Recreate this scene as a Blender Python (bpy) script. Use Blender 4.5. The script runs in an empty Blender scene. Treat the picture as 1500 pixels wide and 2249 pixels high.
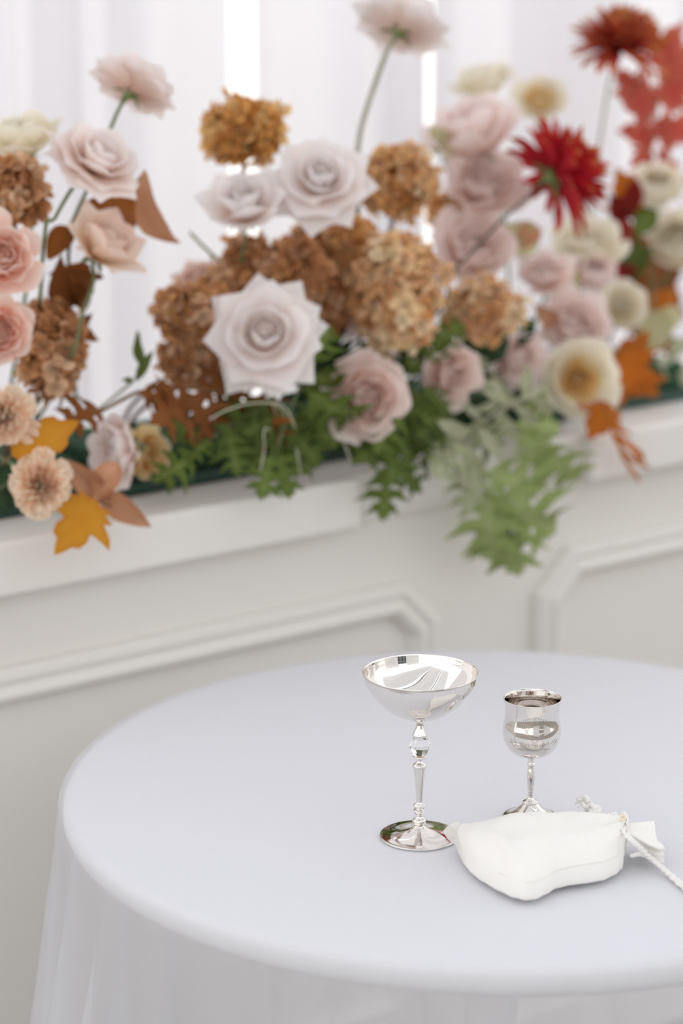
import bpy, bmesh, math, random
from mathutils import Vector, Matrix, noise
PI = math.pi
R_ = math.radians
SC = bpy.context.scene
COL = SC.collection

# ------------------------------------------------------------------ camera
F_PX = 85 / 24 * 1500
CAM_Z = 1.57
PITCH = R_(14.6)
CX, CY = 750.0, 1124.5
cam_d = bpy.data.cameras.new('camera')
cam = bpy.data.objects.new('camera', cam_d)
COL.objects.link(cam)
cam.location = (0, 0, CAM_Z)
cam.rotation_euler = (R_(90) - PITCH, 0, 0)
cam_d.sensor_fit = 'HORIZONTAL'
cam_d.sensor_width = 24
cam_d.lens = 85
cam_d.clip_start = 0.05
cam_d.dof.use_dof = True
cam_d.dof.focus_distance = 2.17
cam_d.dof.aperture_fstop = 2.8
SC.camera = cam

# ------------------------------------------------------------------ light
w = bpy.data.worlds.new('sky')
SC.world = w
w.use_nodes = True
nt = w.node_tree
bg = nt.nodes['Background']
tc = nt.nodes.new('ShaderNodeTexCoord')
sx = nt.nodes.new('ShaderNodeSeparateXYZ')
rp = nt.nodes.new('ShaderNodeValToRGB')
nt.links.new(tc.outputs['Generated'], sx.inputs[0])
nt.links.new(sx.outputs['Z'], rp.inputs[0])
nt.links.new(rp.outputs[0], bg.inputs[0])
rp.color_ramp.elements[0].position = 0.0
rp.color_ramp.elements[0].color = (1.02, 0.985, 0.95, 1)
rp.color_ramp.elements[1].position = 0.9
rp.color_ramp.elements[1].color = (0.84, 0.885, 0.97, 1)
bg.inputs[1].default_value = 1.12
sun_d = bpy.data.lights.new('sun', 'SUN')
sun = bpy.data.objects.new('sun', sun_d)
COL.objects.link(sun)
sun_d.energy = .55
sun_d.angle = R_(12)
sun_d.color = (1.0, 0.97, 0.93)
# the sun stands behind the curtain, which glows with it
sun.rotation_euler = Vector((-0.5, 0.75, 0.52)).to_track_quat('Z', 'Y').to_euler()
sun.location = (-2, 6, 4)
SC.cycles.max_bounces = 16
SC.cycles.glossy_bounces = 12
SC.cycles.transmission_bounces = 12
vs = SC.view_settings
vs.view_transform = 'Standard'
vs.look = 'None'
vs.exposure = 0.42
vs.gamma = 1.0
vs.use_curve_mapping = False

# ------------------------------------------------------------------ helpers
FW = Vector((0, math.cos(PITCH), -math.sin(PITCH)))
UP = Vector((0, math.sin(PITCH), math.cos(PITCH)))
RT = Vector((1, 0, 0))
CAM = Vector((0, 0, CAM_Z))


def ray(px, py):
    return (RT * ((px - CX) / F_PX) + UP * (-(py - CY) / F_PX) + FW)


# wall frame: s along the wall, t behind its face, z up
WD = Vector((math.sin(R_(52.9)), math.cos(R_(52.9)), 0))
WN = Vector((-WD.y, WD.x, 0))
_r = ray(400, 1112)
_k = 2.65 / _r.y
P0 = CAM + _r * _k
LEDGE_Z = P0.z
P0 = Vector((P0.x, P0.y, 0))


def at(px, py, t):
    """point seen at a pixel on the vertical plane t behind the wall face"""
    r = ray(px, py)
    k = ((P0 - CAM).dot(WN) + t) / r.dot(WN)
    return CAM + r * k


def on_z(px, py, z):
    r = ray(px, py)
    return CAM + r * ((z - CAM_Z) / r.z)


def depth(p):
    return (p - CAM).dot(FW)


def W(s, t, z):
    p = P0 + WD * s + WN * t
    return Vector((p.x, p.y, z))


def s_of(p):
    return (p - P0).dot(WD)


def view_dir(a):
    v = RT * a[0] + UP * a[1] - FW * a[2]
    return v.normalized()


def lin(c):
    return tuple(((x / 255) / 12.92 if x / 255 <= .04045 else ((x / 255 + .055) / 1.055) ** 2.4) for x in c) + (1.0,)


def mesh(name, V, F, smooth=True, attr=None):
    m = bpy.data.meshes.new(name)
    m.from_pydata([tuple(v) for v in V], [], F)
    m.update()
    if smooth:
        m.shade_smooth()
    if attr is not None:
        a = m.attributes.new('pv', 'FLOAT', 'POINT')
        a.data.foreach_set('value', attr)
    return m


def fix_normals(m):
    b = bmesh.new()
    b.from_mesh(m)
    bmesh.ops.recalc_face_normals(b, faces=b.faces)
    b.to_mesh(m)
    b.free()
    return m


def obj(name, m, mat=None, parent=None, M=None):
    o = bpy.data.objects.new(name, m)
    COL.objects.link(o)
    if mat is not None and m is not None and not m.materials:
        m.materials.append(mat)
    if mat is not None and m.materials and m.materials[0] != mat:
        o.material_slots[0].link = 'OBJECT'
        o.material_slots[0].material = mat
    if parent:
        o.parent = parent
    if M is not None:
        o.matrix_basis = M
    return o


def tag(o, label, cat, group=None):
    o['label'] = label
    o['category'] = cat
    if group:
        o['group'] = group
    return o


def thing(name, label, cat, loc, group=None):
    o = bpy.data.objects.new(name, None)
    o.empty_display_size = .02
    COL.objects.link(o)
    o.location = loc
    return tag(o, label, cat, group)


def struct(o):
    o['kind'] = 'structure'
    return o


def T(v):
    return Matrix.Translation(v)


def box_vf(corners):
    F = [(0, 3, 2, 1), (4, 5, 6, 7), (0, 1, 5, 4), (1, 2, 6, 5), (2, 3, 7, 6), (3, 0, 4, 7)]
    return corners, F


def wbox(s0, s1, t0, t1, z0, z1, bev=0.0):
    """bevelled box in wall coordinates as a mesh"""
    c = [W(s0, t0, z0), W(s1, t0, z0), W(s1, t1, z0), W(s0, t1, z0),
         W(s0, t0, z1), W(s1, t0, z1), W(s1, t1, z1), W(s0, t1, z1)]
    V, F = box_vf(c)
    m = mesh('box', V, F, False)
    b = bmesh.new()
    b.from_mesh(m)
    if bev:
        bmesh.ops.bevel(b, geom=list(b.edges), offset=bev, segments=3, profile=.6, affect='EDGES')
    bmesh.ops.recalc_face_normals(b, faces=b.faces)
    b.to_mesh(m)
    b.free()
    return m


def tube_vf(pts, radii, n=6, cap=True):
    V, F = [], []
    pts = [Vector(p) for p in pts]
    ref = Vector((0.3, 0.2, 0.93)).normalized()
    N = None
    for i, p in enumerate(pts):
        a = pts[max(i - 1, 0)]
        c = pts[min(i + 1, len(pts) - 1)]
        d = (c - a).normalized()
        if N is None:
            N = d.cross(ref)
            if N.length < .05:
                N = d.cross(Vector((1, 0, 0)))
            N.normalize()
        else:
            N = (N - d * N.dot(d)).normalized()
        B = d.cross(N)
        r = radii[i] if hasattr(radii, '__len__') else radii
        for k in range(n):
            an = 2 * PI * k / n
            V.append(p + (N * math.cos(an) + B * math.sin(an)) * r)
    for i in range(len(pts) - 1):
        for k in range(n):
            F.append((i * n + k, i * n + (k + 1) % n, (i + 1) * n + (k + 1) % n, (i + 1) * n + k))
    if cap:
        F.append(tuple(range(n))[::-1])
        F.append(tuple((len(pts) - 1) * n + k for k in range(n)))
    return V, F


def smooth_path(pts, n=10):
    """catmull-rom through points"""
    P = [Vector(p) for p in pts]
    if len(P) == 2:
        return [P[0].lerp(P[1], i / n) for i in range(n + 1)]
    out = []
    for i in range(len(P) - 1):
        p0 = P[i - 1] if i else P[0] * 2 - P[1]
        p1, p2 = P[i], P[i + 1]
        p3 = P[i + 2] if i + 2 < len(P) else P[i + 1] * 2 - P[i]
        m = max(2, n // (len(P) - 1))
        for j in range(m):
            u = j / m
            out.append(.5 * ((2 * p1) + (p2 - p0) * u + (2 * p0 - 5 * p1 + 4 * p2 - p3) * u * u + (3 * p1 - p0 - 3 * p2 + p3) * u ** 3))
    out.append(P[-1])
    return out


def lathe_vf(prof, n=72):
    V, F = [], []
    for (r, z) in prof:
        for k in range(n):
            a = 2 * PI * k / n
            V.append(Vector((r * math.cos(a), r * math.sin(a), z)))
    for i in range(len(prof) - 1):
        for k in range(n):
            F.append((i * n + k, i * n + (k + 1) % n, (i + 1) * n + (k + 1) % n, (i + 1) * n + k))
    return V, F


def curve2d(pts, n=8):
    return [(p.x, p.y) for p in smooth_path([(a, b, 0) for a, b in pts], n * (len(pts) - 1))]


# ------------------------------------------------------------------ materials
def newmat(name):
    m = bpy.data.materials.new(name)
    m.use_nodes = True
    nt = m.node_tree
    return m, nt, nt.nodes['Principled BSDF'], nt.nodes['Material Output']


def plain(name, c, rough=.6, metal=0.0, bump=0, bscale=60, var=0.0, vscale=8, spec=.4):
    m, nt, p, out = newmat(name)
    p.inputs['Base Color'].default_value = c
    p.inputs['Roughness'].default_value = rough
    p.inputs['Metallic'].default_value = metal
    p.inputs['Specular IOR Level'].default_value = spec
    tc = nt.nodes.new('ShaderNodeTexCoord')
    if var:
        n = nt.nodes.new('ShaderNodeTexNoise')
        n.inputs['Scale'].default_value = vscale
        n.inputs['Detail'].default_value = 5
        nt.links.new(tc.outputs['Object'], n.inputs['Vector'])
        r = nt.nodes.new('ShaderNodeValToRGB')
        r.color_ramp.elements[0].position = .3
        r.color_ramp.elements[1].position = .7
        r.color_ramp.elements[0].color = tuple(x * (1 - var) for x in c[:3]) + (1,)
        r.color_ramp.elements[1].color = tuple(min(1, x * (1 + var)) for x in c[:3]) + (1,)
        nt.links.new(n.outputs[0], r.inputs[0])
        nt.links.new(r.outputs[0], p.inputs['Base Color'])
    if bump:
        n = nt.nodes.new('ShaderNodeTexNoise')
        n.inputs['Scale'].default_value = bscale
        nt.links.new(tc.outputs['Object'], n.inputs['Vector'])
        b = nt.nodes.new('ShaderNodeBump')
        b.inputs['Strength'].default_value = bump
        b.inputs['Distance'].default_value = .002
        nt.links.new(n.outputs[0], b.inputs['Height'])
        nt.links.new(b.outputs[0], p.inputs['Normal'])
    return m


def petal_mat(name, stops, trans=.42, rnd=0.06):
    """pigment runs from petal base (pv 0) to rim (pv 1); thin, lets light through"""
    m, nt, p, out = newmat(name)
    at_ = nt.nodes.new('ShaderNodeAttribute')
    at_.attribute_name = 'pv'
    r = nt.nodes.new('ShaderNodeValToRGB')
    els = r.color_ramp.elements
    while len(els) < len(stops):
        els.new(.5)
    for e, (pos, c) in zip(els, stops):
        e.position = pos
        e.color = lin(c)
    nt.links.new(at_.outputs['Fac'], r.inputs[0])
    oi = nt.nodes.new('ShaderNodeObjectInfo')
    mr = nt.nodes.new('ShaderNodeMapRange')
    mr.inputs['To Min'].default_value = 1 - rnd
    mr.inputs['To Max'].default_value = 1 + rnd * .4
    nt.links.new(oi.outputs['Random'], mr.inputs[0])
    hs = nt.nodes.new('ShaderNodeHueSaturation')
    nt.links.new(mr.outputs[0], hs.inputs['Value'])
    nt.links.new(r.outputs[0], hs.inputs['Color'])
    nt.links.new(hs.outputs[0], p.inputs['Base Color'])
    p.inputs['Roughness'].default_value = .65
    p.inputs['Specular IOR Level'].default_value = .25
    tr = nt.nodes.new('ShaderNodeBsdfTranslucent')
    nt.links.new(hs.outputs[0], tr.inputs['Color'])
    mx = nt.nodes.new('ShaderNodeMixShader')
    mx.inputs[0].default_value = trans
    nt.links.new(p.outputs[0], mx.inputs[1])
    nt.links.new(tr.outputs[0], mx.inputs[2])
    nt.links.new(mx.outputs[0], out.inputs['Surface'])
    return m


def floret_mat(name, cols, trans=.3):
    """dried florets: each floret has its own tone"""
    m, nt, p, out = newmat(name)
    oi = nt.nodes.new('ShaderNodeObjectInfo')
    r = nt.nodes.new('ShaderNodeValToRGB')
    els = r.color_ramp.elements
    while len(els) < len(cols):
        els.new(.5)
    for i, (e, c) in enumerate(zip(els, cols)):
        e.position = i / (len(cols) - 1)
        e.color = lin(c)
    nt.links.new(oi.outputs['Random'], r.inputs[0])
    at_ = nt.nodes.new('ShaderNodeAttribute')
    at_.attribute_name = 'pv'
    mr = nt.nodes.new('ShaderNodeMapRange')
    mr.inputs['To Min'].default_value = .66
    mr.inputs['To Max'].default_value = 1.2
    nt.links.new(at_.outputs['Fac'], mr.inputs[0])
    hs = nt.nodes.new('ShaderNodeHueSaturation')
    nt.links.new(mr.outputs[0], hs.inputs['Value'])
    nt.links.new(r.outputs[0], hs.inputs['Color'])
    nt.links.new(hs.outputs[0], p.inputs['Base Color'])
    p.inputs['Roughness'].default_value = .6
    tr = nt.nodes.new('ShaderNodeBsdfTranslucent')
    nt.links.new(hs.outputs[0], tr.inputs['Color'])
    mx = nt.nodes.new('ShaderNodeMixShader')
    mx.inputs[0].default_value = trans
    nt.links.new(p.outputs[0], mx.inputs[1])
    nt.links.new(tr.outputs[0], mx.inputs[2])
    nt.links.new(mx.outputs[0], out.inputs['Surface'])
    return m


def sheer_mat(name, c, trans, clear):
    m, nt, p, out = newmat(name)
    p.inputs['Base Color'].default_value = c
    p.inputs['Roughness'].default_value = .8
    p.inputs['Specular IOR Level'].default_value = .1
    tr = nt.nodes.new('ShaderNodeBsdfTranslucent')
    tr.inputs['Color'].default_value = c
    mx = nt.nodes.new('ShaderNodeMixShader')
    mx.inputs[0].default_value = trans
    nt.links.new(p.outputs[0], mx.inputs[1])
    nt.links.new(tr.outputs[0], mx.inputs[2])
    last = mx
    if clear:
        tp = nt.nodes.new('ShaderNodeBsdfTransparent')
        m2 = nt.nodes.new('ShaderNodeMixShader')
        m2.inputs[0].default_value = clear
        nt.links.new(mx.outputs[0], m2.inputs[1])
        nt.links.new(tp.outputs[0], m2.inputs[2])
        last = m2
    nt.links.new(last.outputs[0], out.inputs['Surface'])
    return m


MAT = {}
MAT['wall'] = plain('painted_wall', lin((232, 229, 224)), .45, bump=.05, bscale=40)
MAT['floor'] = plain('floor_stone', lin((140, 133, 122)), .7, var=.08, vscale=3)
MAT['curtain'] = sheer_mat('curtain_voile', lin((244, 243, 246)), .5, 0)
MAT['sheer'] = sheer_mat('sheer_cloth', lin((236, 237, 242)), .2, .62)
MAT['table'] = plain('table_white', lin((236, 236, 238)), .5)
MAT['silver'] = plain('polished_silver', (.80, .77, .74, 1), .045, 1.0)
MAT['engrave'] = plain('engraved_silver', (.50, .45, .40, 1), .35, 1.0)
MAT['bag'] = plain('muslin', lin((247, 245, 240)), .9, bump=.35, bscale=900, spec=.1)
MAT['cord'] = plain('cotton_cord', lin((244, 242, 238)), .9, bump=.3, bscale=700, spec=.1)
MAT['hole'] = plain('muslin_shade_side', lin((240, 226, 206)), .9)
MAT['stem'] = plain('green_stem', lin((104, 116, 78)), .5, var=.15, vscale=40)
MAT['stem_pale'] = plain('pale_stem', lin((160, 158, 134)), .5, var=.12, vscale=40)
MAT['stem_brown'] = plain('brown_stem', lin((120, 88, 56)), .6, var=.15, vscale=40)
MAT['stem_dark'] = plain('dark_stem', lin((86, 82, 66)), .6, var=.15, vscale=40)
MAT['grass'] = plain('dry_grass', lin((196, 192, 168)), .6)
MAT['calyx'] = plain('calyx', lin((112, 128, 76)), .55)
MAT['tray'] = plain('tray_plastic', lin((34, 66, 56)), .4)
MAT['foam'] = plain('floral_foam', lin((44, 74, 50)), .95, bump=.6, bscale=300, var=.15, vscale=60)

m, nt, p, out = newmat('crystal')
p.inputs['Base Color'].default_value = (1, 1, 1, 1)
p.inputs['Roughness'].default_value = 0.0
p.inputs['IOR'].default_value = 1.5
p.inputs['Transmission Weight'].default_value = 1.0
MAT['crystal'] = m

# table cloth: weave and soft press creases
m, nt, p, out = newmat('table_linen')
MAT['linen'] = m


# ------------------------------------------------------------------ setting
def quad_obj(name, c, mat):
    return obj(name, mesh(name, c, [(0, 1, 2, 3)], False), mat)


struct(quad_obj('floor', [(-7, -6, 0), (7, -6, 0), (7, 7, 0), (-7, 7, 0)], MAT['floor']))

# low panelled wall under the flowers
S_A = s_of(at(795, 1140, -.02))
S_B = s_of(at(1300, 1020, -.02))
S0, S1 = -1.5, 2.2
wall = struct(obj('wall_back', wbox(S0, S1, .02, .30, 0, LEDGE_Z - .02), MAT['wall']))
obj('ledge_board', wbox(S0, S1, 0.0, .32, LEDGE_Z - .05, LEDGE_Z, .004), MAT['wall'], wall)
FZ0 = LEDGE_Z - .060
for n_, a, b in (('fascia_board', S0, S_A), ('fascia_board', S_B, S1)):
    obj(n_, wbox(a, b, -.02, .02, FZ0, LEDGE_Z + .001, .006), MAT['wall'], wall)
obj('fascia_board', wbox(S_A + .001, S_B - .001, .004, .025, FZ0, LEDGE_Z - .002, .003), MAT['wall'], wall)


def frame_loop(s0, s1, z0, z1, ch):
    return [(s0 + ch, z1), (s1 - ch, z1), (s1, z1 - ch), (s1, z0 + ch), (s1 - ch, z0), (s0 + ch, z0), (s0, z0 + ch), (s0, z1 - ch)]


def moulding(s0, s1, z0, z1, ch):
    # profile across the rail: (inset from the outer edge, height proud of the face)
    prof = [(0, 0), (0, .010), (.006, .016), (.013, .017), (.017, .012), (.021, .012), (.030, .020), (.036, .018), (.040, .009), (.043, .006), (.043, 0)]
    V, F = [], []
    for (d, h) in prof:
        c = ch - d * .586 * 0
        lp = frame_loop(s0 + d, s1 - d, z0 + d, z1 - d, max(.01, ch - d * .586))
        V += [W(a, .02 - h, b) for a, b in lp]
    n = 8
    for i in range(len(prof) - 1):
        for k in range(n):
            F.append((i * n + k, i * n + (k + 1) % n, (i + 1) * n + (k + 1) % n, (i + 1) * n + k))
    return fix_normals(mesh('moulding', V, F, False))


ZT = at(400, 1378, .02).z
SL = s_of(at(955, 1330, .02))
SR = s_of(at(1168, 1280, .02))
obj('panel_moulding', moulding(SL - 1.3, SL, .14, ZT, .055), MAT['wall'], wall)
obj('panel_moulding', moulding(SR, SR + 1.3, .14, ZT, .055), MAT['wall'], wall)
obj('skirting_board', wbox(S0, S1, .004, .02, 0, .09, .002), MAT['wall'], wall)

# white voile curtains hanging behind the ledge, in separate drops
def curtain(label, pxa, pxb, t0, seed, folds, amp):
    a = s_of(at(pxa, 400, t0))
    b = s_of(at(pxb, 400, t0))
    n = max(24, int((b - a) / .006))
    rn = random.Random(seed)
    ph = [rn.uniform(0, 6.28) for _ in range(4)]
    V, F = [], []
    zs = [0.03, .45, .8, 1.1, 1.4, 1.7, 2.1, 3.06]
    for zi, z in enumerate(zs):
        for i in range(n + 1):
            u = i / n
            q = u * folds + .16 * math.sin(u * 5 + ph[0]) + .03 * (z - 1) * math.sin(u * 9 + ph[3])
            y = amp * (math.sin(2 * PI * q + ph[1]) + .35 * math.sin(4 * PI * q * 1.07 + ph[2]))
            y *= .75 + .25 * math.sin(u * 7 + ph[2] + z * .5)
            V.append(W(a + (b - a) * u, t0 + y, z))
    m_ = n + 1
    for zi in range(len(zs) - 1):
        for i in range(n):
            F.append((zi * m_ + i, zi * m_ + i + 1, (zi + 1) * m_ + i + 1, (zi + 1) * m_ + i))
    return tag(obj('curtain', mesh('curtain', V, F), MAT['curtain']), label, 'curtain', 'white voile drops behind the flowers')


curtain('white voile drop hanging behind the side-on blush rose', -2600, 30, .46, 1, 11, .030)
curtain('white voile drop behind the tilted blush rose and copper leaf', 20, 523, .48, 2, 2.6, .020)
curtain('white voile drop behind the pair of open white roses', 543, 916, .48, 3, 2.1, .024)
curtain('white voile drop behind the cream roses and red chrysanthemums', 935, 3400, .48, 5, 10, .030)
# unseen strips added behind to darken bands of the voile by doubling it
curtain('narrow strip added to darken the voile behind the cream rose edge', 24, 122, .56, 11, .5, .012)
curtain('narrow strip added to darken the voile behind the tall bare stem', 745, 902, .56, 12, .8, .014)
curtain('strip added to darken the voile between chrysanthemum and cream roses', 1050, 1262, .56, 13, 1.0, .014)
curtain('short strip added to darken the voile beside the lone amber hydrangea', 180, 262, .56, 14, .5, .012)
curtain('strip added to darken the voile right of the high chrysanthemum stem', 1420, 1700, .56, 15, 1.2, .014)

# the place around the camera, as the silver mirrors it: fabric canopy, rear drapes, a house beyond
def sheet(name, pts_fn, nu, nv, mat):
    V = [pts_fn(i / nu, j / nv) for i in range(nu + 1) for j in range(nv + 1)]
    F = [(i * (nv + 1) + j, i * (nv + 1) + j + 1, (i + 1) * (nv + 1) + j + 1, (i + 1) * (nv + 1) + j) for i in range(nu) for j in range(nv)]
    return obj(name, mesh(name, V, F), mat)


MAT['canopy'] = sheer_mat('canopy_cloth', lin((240, 239, 238)), .6, 0)
cano = None
for k in range(3):
    t_a = .55 - k * 1.22
    o = sheet('ceiling', lambda u, v, t_a=t_a: W(-3.6 + 7.2 * u, t_a - .98 * v, 2.95 + .25 * abs(u - .5) * 2 - .10 * math.sin(v * PI) + .02 * math.sin(v * 19 + u * 2)), 24, 22, MAT['canopy'])
    struct(o)
MAT['beam'] = plain('tent_beam', lin((150, 146, 140)), .5)
for k in range(2):
    t_b = .55 - .98 - .12 - k * 1.22
    o = obj('trim_1' if k == 0 else 'trim_%d' % (k + 1), wbox(-3.6, 3.6, t_b - .03, t_b + .03, 3.18, 3.24, .004), MAT['beam'])
    struct(o)
for nm, s_a, s_b in (('wall_rear_left', -3.6, -1.0), ('wall_rear_right', .5, 3.6)):
    o = sheet(nm, lambda u, v, a=s_a, b=s_b: W(a + (b - a) * u, -5.4 + .05 * math.sin(u * (b - a) * 22) * (.6 + .4 * v), 3.1 * v), 120, 6, MAT['canopy'])
    struct(o)
MAT['house'] = plain('house_render', lin((104, 108, 110)), .8, var=.15, vscale=2)
MAT['pane'] = plain('house_pane', lin((40, 46, 52)), .1)
hc = W(-.2, -14, 0)
hs = thing('house', 'grey rendered house with dark windows beyond the tent opening', 'building', hc)
m_ = wbox(-5, 3.6, -17, -14, 0, 4.6, .02)
m_.transform(T(-hc))
obj('house_wall', m_, MAT['house'], hs)
for wx in (-4, -2.4, -.6, 1.2, 2.6):
    for wz in (.9, 2.9):
        m_ = wbox(wx - .4, wx + .4, -14.0, -13.96, wz, wz + 1.1, .01)
        m_.transform(T(-hc))
        obj('window', m_, MAT['pane'], hs)

# ------------------------------------------------------------------ round table and its sheer cloth
TZ = 0.742                      # top of the cloth
back = on_z(1090, 1421, TZ)
front = on_z(1150, 2128, TZ)
TR = (back.y - front.y) / 2
TC = Vector((.146, (back.y + front.y) / 2, 0))
tab = thing('round_table', 'white round pedestal table under a sheer white cloth', 'table', TC)
prof = [(0, TZ - .030), (TR - .012, TZ - .030), (TR - .008, TZ - .027), (TR - .0045, TZ - .020), (TR - .0045, TZ - .010), (TR - .008, TZ - .004), (TR - .014, TZ - .0012), (0, TZ - .0012)]
obj('tabletop', mesh('tabletop', *lathe_vf(prof, 96)), MAT['table'], tab)
prof = [(.0, .05), (.034, .05), (.034, .09), (.026, .12), (.026, TZ - .10), (.06, TZ - .05), (.12, TZ - .031), (0, TZ - .031)]
obj('pedestal', mesh('pedestal', *lathe_vf(prof, 32)), MAT['table'], tab)
prof = [(0, 0), (.235, 0), (.24, .006), (.235, .014), (.06, .04), (.035, .055), (0, .055)]
obj('foot_plate', mesh('foot', *lathe_vf(prof, 48)), MAT['table'], tab)

nt = MAT['sheer'].node_tree
tcn = nt.nodes.new('ShaderNodeTexCoord')
mp = nt.nodes.new('ShaderNodeMapping')
mp.inputs['Rotation'].default_value = (0, 0, .5)
mp.inputs['Scale'].default_value = (9, 2.4, 3)
nz = nt.nodes.new('ShaderNodeTexNoise')
nz.inputs['Scale'].default_value = 1.3
nz.inputs['Detail'].default_value = 5
nz.inputs['Distortion'].default_value = 1.2
bp = nt.nodes.new('ShaderNodeBump')
bp.inputs['Strength'].default_value = .5
bp.inputs['Distance'].default_value = .004
nt.links.new(tcn.outputs['Object'], mp.inputs[0])
nt.links.new(mp.outputs[0], nz.inputs['Vector'])
nt.links.new(nz.outputs[0], bp.inputs['Height'])
for nd in nt.nodes:
    if nd.type in ('BSDF_PRINCIPLED', 'BSDF_TRANSLUCENT'):
        nt.links.new(bp.outputs[0], nd.inputs['Normal'])

NA = 360
rings = []
for i in range(9):
    rings.append(('top', i / 8))
for i in range(1, 6):
    rings.append(('edge', i / 5))
for i in range(1, 15):
    rings.append(('drop', i / 14))
V, F = [], []
rn = random.Random(4)
fold_c = []
a = 0.0
while a < 2 * PI:
    fold_c.append((a, rn.uniform(.45, 1.0), rn.uniform(.035, .085)))
    a += rn.uniform(.13, .30)


def fold(an):
    s = 0
    for c, h, wd in fold_c:
        d = (an - c + PI) % (2 * PI) - PI
        s = max(s, h * math.exp(-(d / wd) ** 2 * 1.2))
    return s


er = .010
for kind, u in rings:
    for k in range(NA):
        an = 2 * PI * k / NA
        if kind == 'top':
            r = (TR - er) * (.002 + .998 * u)
            z = TZ
        elif kind == 'edge':
            r = TR - er + er * math.sin(u * PI / 2)
            z = TZ - er + er * math.cos(u * PI / 2)
        else:
            d = u * (TZ - er - .012)
            fo = fold(an + .10 * u)
            lift = min(1, d / .06)
            r = TR + .004 * u + d * (.022 + .19 * fo) * lift
            z = TZ - er - d
        V.append((r * math.cos(an), r * math.sin(an), z))
for i in range(len(rings) - 1):
    for k in range(NA):
        F.append((i * NA + k, i * NA + (k + 1) % NA, (i + 1) * NA + (k + 1) % NA, (i + 1) * NA + k))
V.append((0, 0, TZ))
F += [(len(V) - 1, k, (k + 1) % NA) for k in range(NA)]
cl = obj('tablecloth', mesh('tablecloth', V, F), MAT['sheer'])
cl.location = TC
tag(cl, 'sheer white cloth draped to the floor over the round table', 'tablecloth')

# ------------------------------------------------------------------ silver coupe
GB = on_z(920, 1836, TZ)
g = thing('champagne_coupe', 'tall polished silver coupe with wide bowl and faceted crystal in its stem', 'goblet', GB)
K = depth(GB) / F_PX / 4.687          # metres for one pixel of the study crop
KZ = K / math.cos(R_(20.3))


def zc(y):
    return (1972 - y) * KZ


bowl_o = curve2d([(40 * K, zc(772)), (130 * K, zc(763)), (270 * K, zc(712)), (400 * K, zc(620)), (500 * K, zc(510)), (562 * K, zc(410)), (586 * K, zc(309))], 6)
bowl_i = [(max(0, r - 9 * K), z + 8 * K) for r, z in bowl_o[:-3]] + [(r - 8 * K, z + 1 * K) for r, z in bowl_o[-3:]]
bp_ = [(0, zc(772))] + bowl_o + [(582 * K, zc(304))] + bowl_i[::-1] + [(0, bowl_i[0][1])]
obj('bowl', mesh('bowl', *lathe_vf(bp_, 96)), MAT['silver'], g)
up = curve2d([(42 * K, zc(765)), (36 * K, zc(815)), (42 * K, zc(860)), (60 * K, zc(900)), (77 * K, zc(932))], 5)
up += [(78 * K, zc(942)), (70 * K, zc(950)), (10 * K, zc(952))]
obj('upper_stem', mesh('stem', *lathe_vf(up, 40)), MAT['silver'], g)
# eight sided crystal
V, F = [], []
for r, y, off in ((60, 948, 0), (78, 962, .5), (108, 1030, 0), (112, 1058, .5), (70, 1140, 0), (58, 1152, 0)):
    for k in range(8):
        an = 2 * PI * (k + off * 0) / 8 + .25
        V.append((r * K * math.cos(an), r * K * math.sin(an), zc(y)))
for i in range(5):
    for k in range(8):
        F.append((i * 8 + k, i * 8 + (k + 1) % 8, (i + 1) * 8 + (k + 1) % 8, (i + 1) * 8 + k))
F += [tuple(range(8)), tuple(40 + k for k in range(8))]
cr = obj('crystal', fix_normals(mesh('crystal', V, F, False)), MAT['crystal'], g)
cr['label'] = 'clear faceted crystal'
ls = [(8 * K, zc(1148)), (66 * K, zc(1147)), (74 * K, zc(1152)), (74 * K, zc(1160)), (60 * K, zc(1172)), (34 * K, zc(1180))]
ls += curve2d([(28 * K, zc(1192)), (36 * K, zc(1214)), (66 * K, zc(1236)), (73 * K, zc(1252)), (66 * K, zc(1268))], 4)
ls += curve2d([(64 * K, zc(1276)), (54 * K, zc(1350)), (42 * K, zc(1450)), (33 * K, zc(1560)), (31 * K, zc(1630))], 4)
ls += curve2d([(58 * K, zc(1642)), (63 * K, zc(1652)), (58 * K, zc(1666)), (34 * K, zc(1682))], 3)
ls += curve2d([(34 * K, zc(1692)), (58 * K, zc(1700)), (60 * K, zc(1710)), (54 * K, zc(1724)), (36 * K, zc(1745)), (36 * K, zc(1768))], 3)
ls += curve2d([(44 * K, zc(1782)), (66 * K, zc(1798)), (72 * K, zc(1818)), (66 * K, zc(1838)), (52 * K, zc(1852)), (46 * K, zc(1880))], 3)
obj('lower_stem', mesh('stem', *lathe_vf(ls, 40)), MAT['silver'], g)
fb = curve2d([(44 * K, zc(1846)), (60 * K, zc(1872)), (110 * K, zc(1898)), (200 * K, zc(1927)), (300 * K, zc(1947)), (385 * K, zc(1956))], 5)
fb += [(397 * K, zc(1956)), (406 * K, zc(1960)), (408 * K, zc(1966)), (402 * K, zc(1971.5)), (0, zc(1971.5))]
obj('foot', mesh('foot', *lathe_vf(fb, 96)), MAT['silver'], g)

# ------------------------------------------------------------------ small engraved cup
GC = on_z(1164, 1795, TZ)
g2 = thing('kiddush_cup', 'small engraved silver cup with a six pointed star beside the coupe', 'goblet', GC)
K2 = depth(GC) / F_PX / 7.03
KZ2 = K2 / math.cos(R_(20.0))


def zd(y):
    return (2088 - y) * KZ2


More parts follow.
